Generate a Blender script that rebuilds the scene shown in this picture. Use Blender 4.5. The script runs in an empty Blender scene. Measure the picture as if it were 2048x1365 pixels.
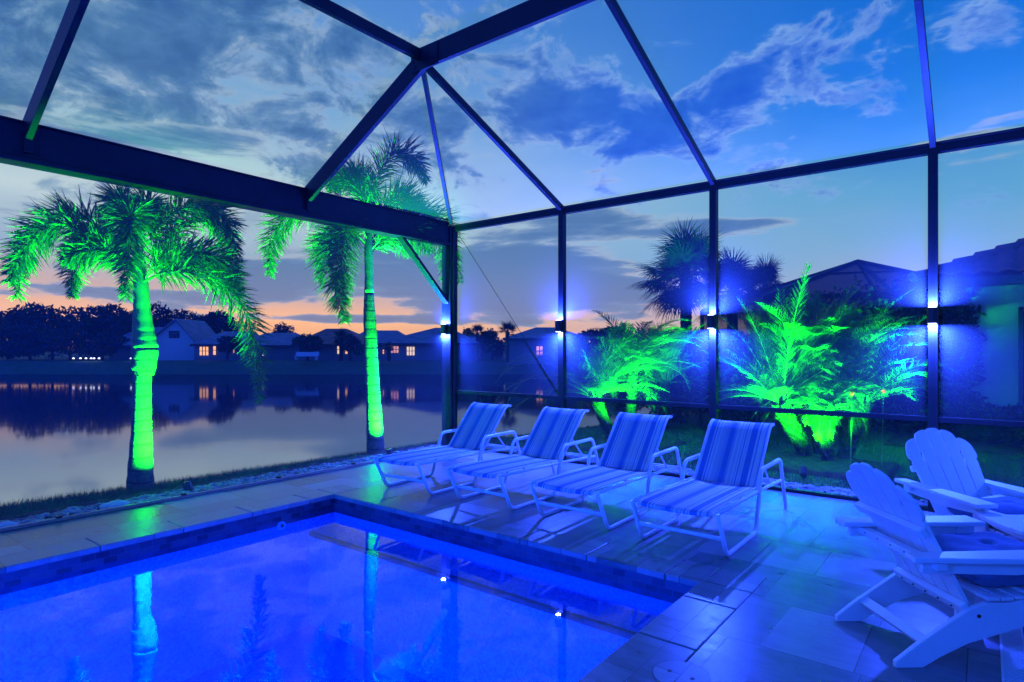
import bpy, math, random
import numpy as np
from mathutils import Vector, Matrix
random.seed(7); rng = np.random.default_rng(7)
PI = math.pi
S = bpy.context.scene
# ------------------------------------------------------------------ camera
F, HZ, CH, TH = 1215.0, 700.0, 1.5, math.radians(37.9)
RV = Vector((math.cos(TH), math.sin(TH), 0)); DV = Vector((-math.sin(TH), math.cos(TH), 0))
C0 = Vector((6.55, -6.86, CH))
cd = bpy.data.cameras.new("camera"); cam = bpy.data.objects.new("camera", cd)
S.collection.objects.link(cam); S.camera = cam
cam.location = C0; cam.rotation_euler = (PI/2, 0, TH)
cd.sensor_width = 36; cd.lens = F/2048*36; cd.shift_y = (HZ-682.5)/2048
cd.clip_start = .05; cd.clip_end = 3000
def PD(u, v, d): return C0 + d*(DV + RV*((u-1024)/F) + Vector((0, 0, (HZ-v)/F)))
def GP(u, v, z=0): return PD(u, v, F*(CH-z)/(v-HZ))
# ------------------------------------------------------------------ world: dusk sky
S.view_settings.view_transform = 'Standard'; S.view_settings.look = 'None'
S.view_settings.exposure = 0; S.cycles.max_bounces = 5; S.cycles.transparent_max_bounces = 14; S.cycles.glossy_bounces = 3; S.cycles.diffuse_bounces = 3; S.cycles.transmission_bounces = 3; S.view_settings.gamma = 1
W = bpy.data.worlds.new("World"); S.world = W; W.use_nodes = True
class N:
    """small expression builder over shader math nodes"""
    t = None
    def __init__(s, k): s.k = k
    @staticmethod
    def m(op, *a, clamp=False):
        n = N.t.nodes.new('ShaderNodeMath'); n.operation = op; n.use_clamp = clamp
        for i, x in enumerate(a):
            if isinstance(x, N): N.t.links.new(x.k, n.inputs[i])
            else: n.inputs[i].default_value = x
        return N(n.outputs[0])
    def __add__(s, o): return N.m('ADD', s, o)
    __radd__ = __add__
    def __sub__(s, o): return N.m('SUBTRACT', s, o)
    def __rsub__(s, o): return N.m('SUBTRACT', o, s)
    def __mul__(s, o): return N.m('MULTIPLY', s, o)
    __rmul__ = __mul__
    def __truediv__(s, o): return N.m('DIVIDE', s, o)
    def smooth(s, a, b):
        n = N.t.nodes.new('ShaderNodeMapRange'); n.interpolation_type = 'SMOOTHSTEP'
        N.t.links.new(s.k, n.inputs[0]); n.inputs[1].default_value = a; n.inputs[2].default_value = b
        return N(n.outputs[0])
def comb(x, y, z=0.0):
    n = N.t.nodes.new('ShaderNodeCombineXYZ')
    for i, a in enumerate((x, y, z)):
        if isinstance(a, N): N.t.links.new(a.k, n.inputs[i])
        else: n.inputs[i].default_value = a
    return n.outputs[0]
def noise(vec, scale, det=6, rough=.55, dist=0.0):
    n = N.t.nodes.new('ShaderNodeTexNoise'); N.t.links.new(vec, n.inputs['Vector'])
    n.inputs['Scale'].default_value = scale; n.inputs['Detail'].default_value = det
    n.inputs['Roughness'].default_value = rough; n.inputs['Distortion'].default_value = dist
    return N(n.outputs[0])
def ramp(f, stops):
    n = N.t.nodes.new('ShaderNodeValToRGB'); N.t.links.new(f.k, n.inputs[0]); e = n.color_ramp.elements
    while len(e) < len(stops): e.new(.5)
    for i, (p, c) in enumerate(stops): e[i].position = p; e[i].color = (*c, 1)
    return n.outputs[0]
def mixc(f, a, b, mode='MIX'):
    n = N.t.nodes.new('ShaderNodeMix'); n.data_type = 'RGBA'; n.blend_type = mode
    if isinstance(f, N): N.t.links.new(f.k, n.inputs[0])
    else: n.inputs[0].default_value = f
    for i, x in ((6, a), (7, b)):
        if isinstance(x, tuple): n.inputs[i].default_value = (*x, 1)
        else: N.t.links.new(x, n.inputs[i])
    return n.outputs[2]
def build_sky():
    N.t = t = W.node_tree; t.nodes.clear()
    tc = t.nodes.new('ShaderNodeTexCoord'); sp = t.nodes.new('ShaderNodeSeparateXYZ')
    t.links.new(tc.outputs['Generated'], sp.inputs[0])
    x, y, z = (N(sp.outputs[i]) for i in range(3))
    r = x*RV.x + y*RV.y; f = x*DV.x + y*DV.y
    az = N.m('ARCTAN2', r, f)*(180/PI); el = N.m('ARCSINE', z)*(180/PI)
    elp = N.m('MAXIMUM', el, 0.0)
    wob = (noise(comb(az*.05, el*.12, 3.0), 1.0, 3)-.5)*7.0
    e = (elp + wob*(elp*.12).smooth(0, 1.2))/60.0
    d = lambda a: a/60
    L = ramp(e, [(d(0), (.78, .34, .15)), (d(2.5), (.98, .50, .24)), (d(4.5), (.64, .40, .34)), (d(8), (.36, .42, .54)), (d(13), (.66, .65, .64)),
                 (d(20), (.25, .40, .58)), (d(28), (.12, .28, .56)), (d(42), (.01, .10, .55)), (d(60), (.0, .06, .6))])
    Rr = ramp(e, [(d(0), (.50, .38, .40)), (d(4), (.36, .40, .52)), (d(8), (.25, .41, .58)), (d(12), (.14, .37, .58)), (d(17), (.06, .27, .61)),
                  (d(20), (.012, .20, .59)), (d(24), (.0, .155, .56)), (d(32), (.0, .11, .5)), (d(60), (.0, .06, .6))])
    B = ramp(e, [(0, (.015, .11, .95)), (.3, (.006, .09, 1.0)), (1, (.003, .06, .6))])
    col = mixc(az.smooth(-22, 34), L, Rr)
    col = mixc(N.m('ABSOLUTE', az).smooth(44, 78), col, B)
    # clouds: a layer overhead plus low bands, each bank with its own direction and size
    den = N.m('MAXIMUM', z, 0.0) + .16
    p = comb(r/den, f/den, 0.0)
    n1 = noise(p, 4.6, 9, .6, .35); n2 = noise(p, .9, 4, .5, .3)
    q = comb(az*.045, el*.16, 7.0); n3 = noise(q, 1.3, 8, .58, .35)
    def px(u, v): return math.degrees(math.atan2(u-1024, F)), math.degrees(math.atan2(HZ-v, math.hypot(F, u-1024)))
    def blob(u, v, wu, wv, amp, sk=0.0):
        a0, e0 = px(u, v); dx = (az-a0)/(wu/F*57.3); dy = (el-e0-(az-a0)*sk)/(wv/F*57.3)
        return N.m('EXPONENT', (dx*dx+dy*dy)*-1.0)*amp
    hi = N.m('ADD', blob(150, 60, 420, 190, .17), blob(500, 150, 300, 130, .15, -.15))
    for b in ((60, 230, 200, 60, .08), (1180, 225, 140, 65, .24), (1430, 245, 150, 70, .32, .1), (1560, 120, 150, 50, .20, .25), (1000, 200, 150, 60, .12),
              (880, 240, 120, 40, .1)): hi = hi + blob(*b)
    lo = N.m('ADD', blob(400, 300, 210, 55, .15), blob(100, 395, 110, 34, .22))
    for b in ((620, 545, 330, 55, .40), (560, 350, 200, 40, .12), (1060, 545, 220, 60, .34), (960, 505, 90, 30, .15), (1200, 590, 240, 40, .22), (200, 590, 330, 16, .16),
              (820, 640, 260, 12, .26), (620, 638, 150, 9, .26), (1470, 450, 140, 16, .28), (1180, 440, 160, 22, .18), (90, 560, 260, 22, .18),
              (700, 470, 200, 24, .12), (1480, 610, 300, 30, .1)): lo = lo + blob(*b)
    band = noise(comb(az*.05, el*.55, 2.0), 1.5, 7, .55, .2)
    n0 = noise(comb(az*.06, el*.105, 5.0), 2.3, 9, .62, .45)
    n1 = .5 + (n0*.75+n1*.25-.5)*2.1; n3 = .5 + (n3-.5)*2.1
    dh = (n1*.75 + n2*.25 + hi - az.smooth(2, 26)*.05).smooth(.47, .82); dl = (n3*.55 + band*.45 + lo).smooth(.60, .86)
    fade = elp.smooth(0.0, 1.2)
    dl = dl*fade; front = 1.0 - N.m('ABSOLUTE', az).smooth(60, 100)
    tex = .5+(noise(comb(az*.06, el*.10, 9.0), 4.2, 8, .62, .3)-.5)*1.8; 
    ch = ramp(dh*.85 + (tex-.5)*.75, [(0, (.44, .47, .54)), (.25, (.34, .39, .50)), (.45, (.17, .27, .42)), (.75, (.07, .17, .33)), (1, (.035, .11, .26))])
    chr_ = ramp(dh*.85 + (tex-.5)*.5, [(0, (.20, .38, .70)), (.22, (.29, .41, .68)), (.45, (.12, .24, .60)), (.75, (.015, .12, .52)), (1, (.0, .08, .46))])
    ch = mixc(az.smooth(-12, 12), ch, chr_)
    cl = ramp(dl, [(0, (.80, .52, .42)), (.25, (.50, .40, .44)), (.55, (.17, .25, .42)), (1, (.13, .20, .36))])
    clh = ramp(dl, [(0, (.55, .52, .55)), (.3, (.38, .42, .52)), (.7, (.15, .24, .40)), (1, (.08, .17, .34))])
    cl = mixc(elp.smooth(5, 12), cl, clh)
    col = mixc(N.m('MULTIPLY', dh.smooth(0, .5)*elp.smooth(9, 14)*front, .92), col, ch)
    col = mixc(N.m('MULTIPLY', dl.smooth(0, .45)*front*(1-elp.smooth(17, 22)), .95), col, cl)
    col = mixc(elp.smooth(3, 9)*front, col, mixc(1.0, col, (.76, .97, .97), 'MULTIPLY'))
    # a little physical twilight on top of the clouds and colours
    sk = t.nodes.new('ShaderNodeTexSky'); sk.sky_type = 'NISHITA'; sk.sun_disc = False
    sk.sun_elevation = math.radians(-2); sk.sun_rotation = math.radians(-60)
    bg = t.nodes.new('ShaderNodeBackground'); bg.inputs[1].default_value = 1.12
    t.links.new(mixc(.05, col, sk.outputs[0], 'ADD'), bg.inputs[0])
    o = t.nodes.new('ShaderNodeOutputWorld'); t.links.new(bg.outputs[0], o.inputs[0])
build_sky()
# ------------------------------------------------------------------ lamps
BLUE = (.022, .06, 1.0); FILL = (.015, .10, 1.0); GREEN = (.006, 1.0, .0)
def lamp(name, kind, loc, aim, power, col, size=.1, spot=90, blend=.4, sy=None):
    l = bpy.data.lights.new(name, kind); o = bpy.data.objects.new(name, l); S.collection.objects.link(o)
    l.energy = power; l.color = col; o.location = loc
    o.rotation_euler = (Vector(aim)-Vector(loc)).to_track_quat('-Z', 'Y').to_euler()
    if kind == 'AREA':
        l.size = size; l.shape = 'DISK'
        if sy: l.shape = 'RECTANGLE'; l.size_y = sy
    else: l.shadow_soft_size = size
    if kind == 'SPOT': l.spot_size = math.radians(spot); l.spot_blend = blend
    return o
# the sun is below the horizon: the dusk sky itself is the daylight
# blue floods under the house eaves behind the camera
lamp('lanai_flood', 'AREA', (8.2, -8.6, 2.9), (4.0, -1.5, .3), 55, FILL, .35)
lamp('lanai_flood', 'AREA', (3.6, -10.5, 2.9), (3.2, -1.5, .3), 290, FILL, .35)
# pool lamps under water
lamp('pool_lamp', 'AREA', (3.1, -8.6, -.7), (3.1, -3, -1.3), 240, (.0, .05, 1), .5)
lamp('pool_lamp', 'AREA', (4.9, -6.2, -.75), (1.2, -4.6, -1.1), 160, (.0, .05, 1), .5)
lamp('pool_lamp', 'AREA', (1.4, -7.4, -.75), (4.2, -3.6, -1.1), 90, (.0, .05, 1), .4)

# ------------------------------------------------------------------ helpers
COL = S.collection
def tag(o, label=None, cat=None, group=None, kind=None):
    if label: o['label'] = label
    if cat: o['category'] = cat
    if group: o['group'] = group
    if kind: o['kind'] = kind
    return o
def empty(name, loc, label, cat, group=None, rz=0):
    o = bpy.data.objects.new(name, None); COL.objects.link(o); o.location = loc; o.rotation_euler[2] = rz
    o.empty_display_size = .1
    return tag(o, label, cat, group)
class MB:
    def __init__(s): s.v = []; s.f = []; s.mi = []; s.cur = 0
    def add(s, vs, fs):
        b = len(s.v); s.v += [tuple(v) for v in vs]
        for f in fs: s.f.append([i+b for i in f]); s.mi.append(s.cur)
        return s
    def hexa(s, c):   # 8 corners: bottom 4 ccw, top 4 ccw
        return s.add(c, [(3, 2, 1, 0), (4, 5, 6, 7), (0, 1, 5, 4), (1, 2, 6, 5), (2, 3, 7, 6), (3, 0, 4, 7)])
    def box(s, a, b):
        x0, y0, z0 = a; x1, y1, z1 = b
        return s.hexa([(x0, y0, z0), (x1, y0, z0), (x1, y1, z0), (x0, y1, z0), (x0, y0, z1), (x1, y0, z1), (x1, y1, z1), (x0, y1, z1)])
    def beam(s, p, q, w, h, up=(0, 0, 1)):
        p = Vector(p); q = Vector(q); d = (q-p).normalized(); sd = d.cross(Vector(up))
        if sd.length < 1e-4: sd = d.cross(Vector((0, 1, 0)))
        sd.normalize(); u = sd.cross(d).normalized()
        c = []
        for e in (p, q):
            for a, b in ((-1, -1), (1, -1), (1, 1), (-1, 1)): c.append(e+sd*a*w/2+u*b*h/2)
        return s.add(c, [(0, 1, 2, 3), (7, 6, 5, 4), (0, 4, 5, 1), (1, 5, 6, 2), (2, 6, 7, 3), (3, 7, 4, 0)])
    def tube(s, pts, r, n=10, cap=True, sx=1.0):
        pts = [Vector(p) for p in pts]; rr = r if hasattr(r, '__len__') else [r]*len(pts)
        b = len(s.v); ref = None
        for i, p in enumerate(pts):
            d = (pts[min(i+1, len(pts)-1)]-pts[max(i-1, 0)]).normalized()
            if ref is None:
                ref = Vector((0, 0, 1)) if abs(d.z) < .9 else Vector((1, 0, 0))
            sd = d.cross(ref).normalized(); up = sd.cross(d).normalized(); ref = up
            for k in range(n):
                a = 2*PI*k/n; s.v.append(tuple(p+(sd*math.cos(a)*sx+up*math.sin(a))*rr[i]))
        for i in range(len(pts)-1):
            for k in range(n):
                k2 = (k+1) % n; s.f.append([b+i*n+k, b+i*n+k2, b+(i+1)*n+k2, b+(i+1)*n+k]); s.mi.append(s.cur)
        if cap:
            s.f.append([b+k for k in range(n)][::-1]); s.mi.append(s.cur)
            s.f.append([b+(len(pts)-1)*n+k for k in range(n)]); s.mi.append(s.cur)
        return s
    def prism(s, poly, a, b):   # poly of 3D points extruded by vector offsets a,b
        n = len(poly); a = Vector(a); b = Vector(b)
        return s.add([Vector(p)+a for p in poly]+[Vector(p)+b for p in poly],
                     [list(range(n))[::-1], list(range(n, 2*n))]+[[i, (i+1) % n, (i+1) % n+n, i+n] for i in range(n)])
    def build(s, name, mats, parent=None, smooth=False, bevel=0, origin=None):
        me = bpy.data.meshes.new(name)
        vs = s.v
        if origin is not None: o_ = Vector(origin); vs = [tuple(Vector(v)-o_) for v in vs]
        me.from_pydata(vs, [], s.f)
        for m in (mats if isinstance(mats, (list, tuple)) else [mats]): me.materials.append(m)
        me.polygons.foreach_set('material_index', s.mi)
        if smooth: me.polygons.foreach_set('use_smooth', [True]*len(me.polygons))
        me.update(); ob = bpy.data.objects.new(name, me); COL.objects.link(ob)
        if origin is not None: ob.location = origin
        if parent: ob.parent = parent
        if bevel:
            b = ob.modifiers.new('bevel', 'BEVEL'); b.width = bevel; b.segments = 2; b.limit_method = 'ANGLE'
        return ob
def recalc(o):
    import bmesh
    bm = bmesh.new(); bm.from_mesh(o.data); bmesh.ops.recalc_face_normals(bm, faces=bm.faces); bm.to_mesh(o.data); bm.free(); return o
def npmesh(name, V, Fq, mat, parent=None, origin=None, smooth=False):
    me = bpy.data.meshes.new(name); V = np.asarray(V, dtype=np.float32).reshape(-1, 3)
    if origin is not None: V = V-np.array(origin, dtype=np.float32)
    Fq = np.asarray(Fq, dtype=np.int32); k = Fq.shape[1]
    me.vertices.add(len(V)); me.vertices.foreach_set('co', V.ravel())
    me.loops.add(Fq.size); me.loops.foreach_set('vertex_index', Fq.ravel())
    me.polygons.add(len(Fq)); me.polygons.foreach_set('loop_start', np.arange(0, Fq.size, k, dtype=np.int32))
    me.polygons.foreach_set('loop_total', np.full(len(Fq), k, dtype=np.int32))
    if smooth: me.polygons.foreach_set('use_smooth', np.ones(len(Fq), dtype=bool))
    me.materials.append(mat); me.update(calc_edges=True)
    ob = bpy.data.objects.new(name, me); COL.objects.link(ob)
    if origin is not None: ob.location = origin
    if parent: ob.parent = parent
    return ob
def copy_tree(o, parent=None):
    c = o.copy(); COL.objects.link(c)
    if parent: c.parent = parent
    for ch in list(o.children): copy_tree(ch, c)
    return c
# ------------------------------------------------------------------ materials
def mat(name, col, rough=.6, metal=0, var=0, vs=8, bump=0, bs=40, col2=None, spec=.5, trans=0, emit=None, es=0, coat=0, det=6):
    m = bpy.data.materials.new(name); m.use_nodes = True; N.t = t = m.node_tree; b = t.nodes['Principled BSDF']
    b.inputs['Base Color'].default_value = (*col, 1); b.inputs['Roughness'].default_value = rough
    b.inputs['Metallic'].default_value = metal; b.inputs['Specular IOR Level'].default_value = spec
    b.inputs['Coat Weight'].default_value = coat
    tc = t.nodes.new('ShaderNodeTexCoord')
    if var or col2:
        n = noise(tc.outputs['Object'], vs, det, .6); c2 = col2 or tuple(c*(1-var) for c in col)
        c = mixc(n.smooth(.35, .65), col, c2); t.links.new(c, b.inputs['Base Color'])
    if bump:
        n = noise(tc.outputs['Object'], bs, 5, .6); bn = t.nodes.new('ShaderNodeBump'); bn.inputs['Strength'].default_value = bump
        bn.inputs['Distance'].default_value = .02; t.links.new(n.k, bn.inputs['Height']); t.links.new(bn.outputs[0], b.inputs['Normal'])
    if emit: b.inputs['Emission Color'].default_value = (*emit, 1); b.inputs['Emission Strength'].default_value = es
    if trans:
        tr = t.nodes.new('ShaderNodeBsdfTranslucent'); mx = t.nodes.new('ShaderNodeMixShader'); mx.inputs[0].default_value = trans
        tr.inputs[0].default_value = (*col, 1); o = t.nodes['Material Output']
        if var or col2: t.links.new(c, tr.inputs[0])
        t.links.new(b.outputs[0], mx.inputs[1]); t.links.new(tr.outputs[0], mx.inputs[2]); t.links.new(mx.outputs[0], o.inputs[0])
    return m
M = {}
M['bronze'] = mat('bronze_aluminium', (.018, .018, .022), .45, 0, .3, 3, .05, 30, spec=.35)
M['frond'] = mat('palm_leaf', (.09, .17, .015), .5, 0, 0, 5, 0, col2=(.14, .23, .02), trans=.3, spec=.4)
M['datefrond'] = mat('date_palm_leaf', (.08, .15, .012), .5, 0, 0, 3, 0, col2=(.14, .25, .02), trans=.3, spec=.35)
M['fan'] = mat('fan_palm_leaf', (.04, .075, .03), .55, 0, .4, 3, trans=.2, spec=.3)
M['leaf'] = mat('shrub_leaf', (.035, .07, .02), .55, 0, .5, 2, trans=.25, spec=.3)
M['farleaf'] = mat('far_tree_leaf', (.05, .08, .06), .7, 0, .5, .3, trans=.1, spec=.1)
M['stem'] = mat('palm_rachis', (.16, .24, .07), .5, spec=.3)
M['grassblade'] = mat('grass_blade', (.09, .20, .05), .7, 0, .5, 1.5, trans=.25, spec=.2)
M['white'] = mat('white_powder_coat', (.78, .78, .77), .3, spec=.5, bump=.02, bs=80)
M['poly'] = mat('white_poly_lumber', (.80, .80, .79), .42, 0, .06, 6, .06, 60)
M['screw'] = mat('dark_bolt', (.05, .05, .05), .4, 1)
M['cushion'] = mat('cushion_fabric', (.10, .20, .36), .9, 0, .12, 8, .25, 160)
M['black'] = mat('black_fixture', (.02, .02, .02), .5)
M['mulch'] = mat('mulch', (.10, .045, .03), .95, 0, .6, 12, .8, 60)
M['pebble'] = mat('river_pebble', (.34, .33, .31), .55, 0, .55, 6, .15, 40)
M['soil'] = mat('soil', (.05, .04, .03), .95, 0, .4, 6, .5, 20)
M['channel'] = mat('base_channel', (.35, .26, .20), .4, .3, .2, 3)
M['lens'] = mat('lamp_lens', (.8, .8, .9), .3, emit=(.45, .55, 1), es=14)
M['gpool'] = mat('green_lens', (.2, .8, .2), .3, emit=(.2, 1, .2), es=3)
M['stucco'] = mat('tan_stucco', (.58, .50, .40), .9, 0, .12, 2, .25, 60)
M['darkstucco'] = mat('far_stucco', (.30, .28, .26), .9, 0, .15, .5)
M['whitewall'] = mat('far_white_wall', (.70, .70, .70), .9, 0, .08, .5)
M['shingle'] = mat('gray_tile_roof', (.30, .29, .31), .8, 0, .3, 1.2, .4, 6)
M['redtile'] = mat('red_tile_roof', (.42, .17, .11), .8, 0, .35, 1.2, .4, 6)
M['darkglass'] = mat('dark_window', (.02, .02, .03), .06, spec=.8)
M['fascia'] = mat('bronze_fascia', (.06, .05, .05), .5)
M['warm1'] = mat('lit_window_orange', (.8, .5, .3), .5, emit=(1, .46, .14), es=1.3, var=.5, vs=.7)
M['warm2'] = mat('lit_window_pink', (.8, .5, .4), .5, emit=(1, .42, .32), es=.8, var=.5, vs=.7)
M['warm3'] = mat('lit_window_cream', (.8, .7, .5), .5, emit=(1, .72, .45), es=.95, var=.5, vs=.7)
M['path'] = mat('path_lamp_lens', (.9, .9, 1), .4, emit=(.8, .85, 1), es=5)
M['rock'] = mat('white_rock', (.62, .60, .56), .8, 0, .3, 3, .4, 12)
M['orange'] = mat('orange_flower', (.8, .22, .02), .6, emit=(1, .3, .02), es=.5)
def trunk_mat(name, a, b_, scale, bump=.3):
    m = mat(name, a, .85, spec=.2); N.t = t = m.node_tree; tc = t.nodes.new('ShaderNodeTexCoord'); b = t.nodes['Principled BSDF']
    mp = t.nodes.new('ShaderNodeMapping'); mp.inputs['Scale'].default_value = (1, 1, scale); t.links.new(tc.outputs['Object'], mp.inputs[0])
    w = t.nodes.new('ShaderNodeTexWave'); w.bands_direction = 'Z'; w.inputs['Scale'].default_value = 1; w.inputs['Distortion'].default_value = 2.8
    w.inputs['Detail'].default_value = 3; t.links.new(mp.outputs[0], w.inputs[0])
    n = noise(tc.outputs['Object'], 26, 6, .65)
    f = (N(w.outputs[1])*1.0).smooth(0.0, .12)
    t.links.new(mixc(f*(n.smooth(.3,.7)*.75+.25), b_, a), b.inputs['Base Color'])
    bn = t.nodes.new('ShaderNodeBump'); bn.inputs['Strength'].default_value = bump; bn.inputs['Distance'].default_value = .015
    t.links.new((f*.7+n*.5).k, bn.inputs['Height']); t.links.new(bn.outputs[0], b.inputs['Normal'])
    return m
M['foxtrunk'] = trunk_mat('ringed_trunk', (.13, .125, .08), (.05, .047, .035), 2.3)
M['datetrunk'] = mat('knobbly_trunk', (.09, .08, .055), .9, 0, .6, 14, .9, 30, spec=.2)
M['shaft'] = mat('crownshaft', (.08, .13, .06), .6, 0, .3, 3, .2, 12)
def screen_mat():
    m = bpy.data.materials.new('insect_screen'); m.use_nodes = True; N.t = t = m.node_tree; t.nodes.clear()
    tr = t.nodes.new('ShaderNodeBsdfTransparent'); df = t.nodes.new('ShaderNodeBsdfDiffuse'); df.inputs[0].default_value = (.30, .34, .36, 1)
    mx = t.nodes.new('ShaderNodeMixShader'); mx.inputs[0].default_value = .12
    o = t.nodes.new('ShaderNodeOutputMaterial'); t.links.new(tr.outputs[0], mx.inputs[1]); t.links.new(df.outputs[0], mx.inputs[2]); t.links.new(mx.outputs[0], o.inputs[0])
    return m
M['screen'] = screen_mat()
def deck_mat(name, bw, bh, rot=0, mortar=.0035):
    m = bpy.data.materials.new(name); m.use_nodes = True; N.t = t = m.node_tree; b = t.nodes['Principled BSDF']
    tc = t.nodes.new('ShaderNodeTexCoord'); mp = t.nodes.new('ShaderNodeMapping'); mp.inputs['Rotation'].default_value = (0, 0, rot)
    t.links.new(tc.outputs['Object'], mp.inputs[0])
    br = t.nodes.new('ShaderNodeTexBrick'); t.links.new(mp.outputs[0], br.inputs['Vector'])
    br.inputs['Color1'].default_value = (1, 1, 1, 1); br.inputs['Color2'].default_value = (0, 0, 0, 1); br.inputs['Mortar'].default_value = (.5, .5, .5, 1)
    br.inputs['Scale'].default_value = 1; br.inputs['Mortar Size'].default_value = mortar; br.inputs['Mortar Smooth'].default_value = .3
    br.inputs['Brick Width'].default_value = bw; br.inputs['Row Height'].default_value = bh; br.offset = .37; br.squash = .68; br.squash_frequency = 2
    mp2 = t.nodes.new('ShaderNodeMapping'); mp2.inputs['Scale'].default_value = (1, 3.2, 1); mp2.inputs['Rotation'].default_value = (0, 0, rot+.1); t.links.new(tc.outputs['Object'], mp2.inputs[0])
    v = noise(mp2.outputs[0], 3.5, 8, .65, .6); g = noise(tc.outputs['Object'], 70, 4, .7)
    tl = t.nodes.new('ShaderNodeSeparateColor'); t.links.new(br.outputs[0], tl.inputs[0]); tile = N(tl.outputs[0])
    f = v*.7 + tile*.5 - .10
    c = ramp(f, [(.2, (.09, .11, .11)), (.42, (.17, .19, .19)), (.68, (.27, .27, .26)), (.95, (.38, .37, .35))])
    c = mixc((1.0-g.smooth(.28, .40))*.5, c, (.2, .17, .13))
    c = mixc(N(br.outputs[1])*.8, c, (.04, .04, .04))
    t.links.new(c, b.inputs['Base Color'])
    rg = v*.30+.16+(1.0-g.smooth(.3, .42))*.3+tile*.05; t.links.new(rg.k, b.inputs['Roughness']); b.inputs['Specular IOR Level'].default_value = .38
    h = g.smooth(.25, .45)*.12 + v*.25 - N(br.outputs[1])*1.0
    bn = t.nodes.new('ShaderNodeBump'); bn.inputs['Strength'].default_value = .35; bn.inputs['Distance'].default_value = .006
    t.links.new(h.k, bn.inputs['Height']); t.links.new(bn.outputs[0], b.inputs['Normal'])
    return m
M['deck'] = deck_mat('travertine_pavers', .61, .61)
M['deckl'] = deck_mat('travertine_planks', .95, .31, PI/2)
def pool_mat():
    m = mat('pebble_plaster', (.30, .52, .80), .6, spec=.2); N.t = t = m.node_tree; b = t.nodes['Principled BSDF']; tc = t.nodes.new('ShaderNodeTexCoord')
    n = noise(tc.outputs['Object'], 42, 5, .75); n2 = noise(tc.outputs['Object'], 1.2, 4, .6)
    c = mixc(n.smooth(.36, .62), (.10, .22, .52), (.34, .56, .92)); c = mixc(n2.smooth(.3, .7)*.3, c, (.2, .4, .7)); t.links.new(c, b.inputs['Base Color']); return m
M['plaster'] = pool_mat()
def tile_mat():
    m = mat('waterline_tile', (.03, .05, .10), .3, spec=.5); N.t = t = m.node_tree; b = t.nodes['Principled BSDF']
    ge = t.nodes.new('ShaderNodeNewGeometry'); s = t.nodes.new('ShaderNodeSeparateXYZ'); t.links.new(ge.outputs['Position'], s.inputs[0])
    br = t.nodes.new('ShaderNodeTexBrick'); t.links.new(comb(N(s.outputs[0])+N(s.outputs[1]), N(s.outputs[2])), br.inputs['Vector'])
    br.inputs['Color1'].default_value = (.06, .075, .11, 1); br.inputs['Color2'].default_value = (.012, .016, .035, 1); br.inputs['Mortar'].default_value = (.09, .10, .14, 1)
    br.inputs['Scale'].default_value = 1; br.inputs['Mortar Size'].default_value = .0022; br.inputs['Brick Width'].default_value = .10; br.inputs['Row Height'].default_value = .05
    br.inputs['Bias'].default_value = -.1; t.links.new(br.outputs[0], b.inputs['Base Color']); return m
M['tile'] = tile_mat()
def water_mat(name, deep, ior, tint, rough, bscale, bstr, transp):
    m = bpy.data.materials.new(name); m.use_nodes = True; N.t = t = m.node_tree; t.nodes.clear()
    gl = t.nodes.new('ShaderNodeBsdfGlossy'); gl.inputs['Roughness'].default_value = rough
    if transp: un = t.nodes.new('ShaderNodeBsdfTransparent'); un.inputs[0].default_value = (*tint, 1)
    else: un = t.nodes.new('ShaderNodeBsdfDiffuse'); un.inputs[0].default_value = (*deep, 1)
    fr = t.nodes.new('ShaderNodeFresnel'); fr.inputs[0].default_value = ior
    mx = t.nodes.new('ShaderNodeMixShader'); o = t.nodes.new('ShaderNodeOutputMaterial')
    t.links.new(fr.outputs[0], mx.inputs[0]); t.links.new(un.outputs[0], mx.inputs[1]); t.links.new(gl.outputs[0], mx.inputs[2]); t.links.new(mx.outputs[0], o.inputs[0])
    tc = t.nodes.new('ShaderNodeTexCoord'); n = noise(tc.outputs['Object'], bscale, 3, .5); bn = t.nodes.new('ShaderNodeBump')
    bn.inputs['Strength'].default_value = bstr; bn.inputs['Distance'].default_value = .05
    t.links.new(n.k, bn.inputs['Height']); t.links.new(bn.outputs[0], gl.inputs['Normal'])
    return m
M['lake'] = water_mat('lake_water', (.004, .012, .04), 25.0, (1, 1, 1), .05, .6, .03, False)
M['pool'] = water_mat('pool_water', (0, 0, 0), 1.42, (.55, .80, 1), .015, 3, .02, True)
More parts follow.
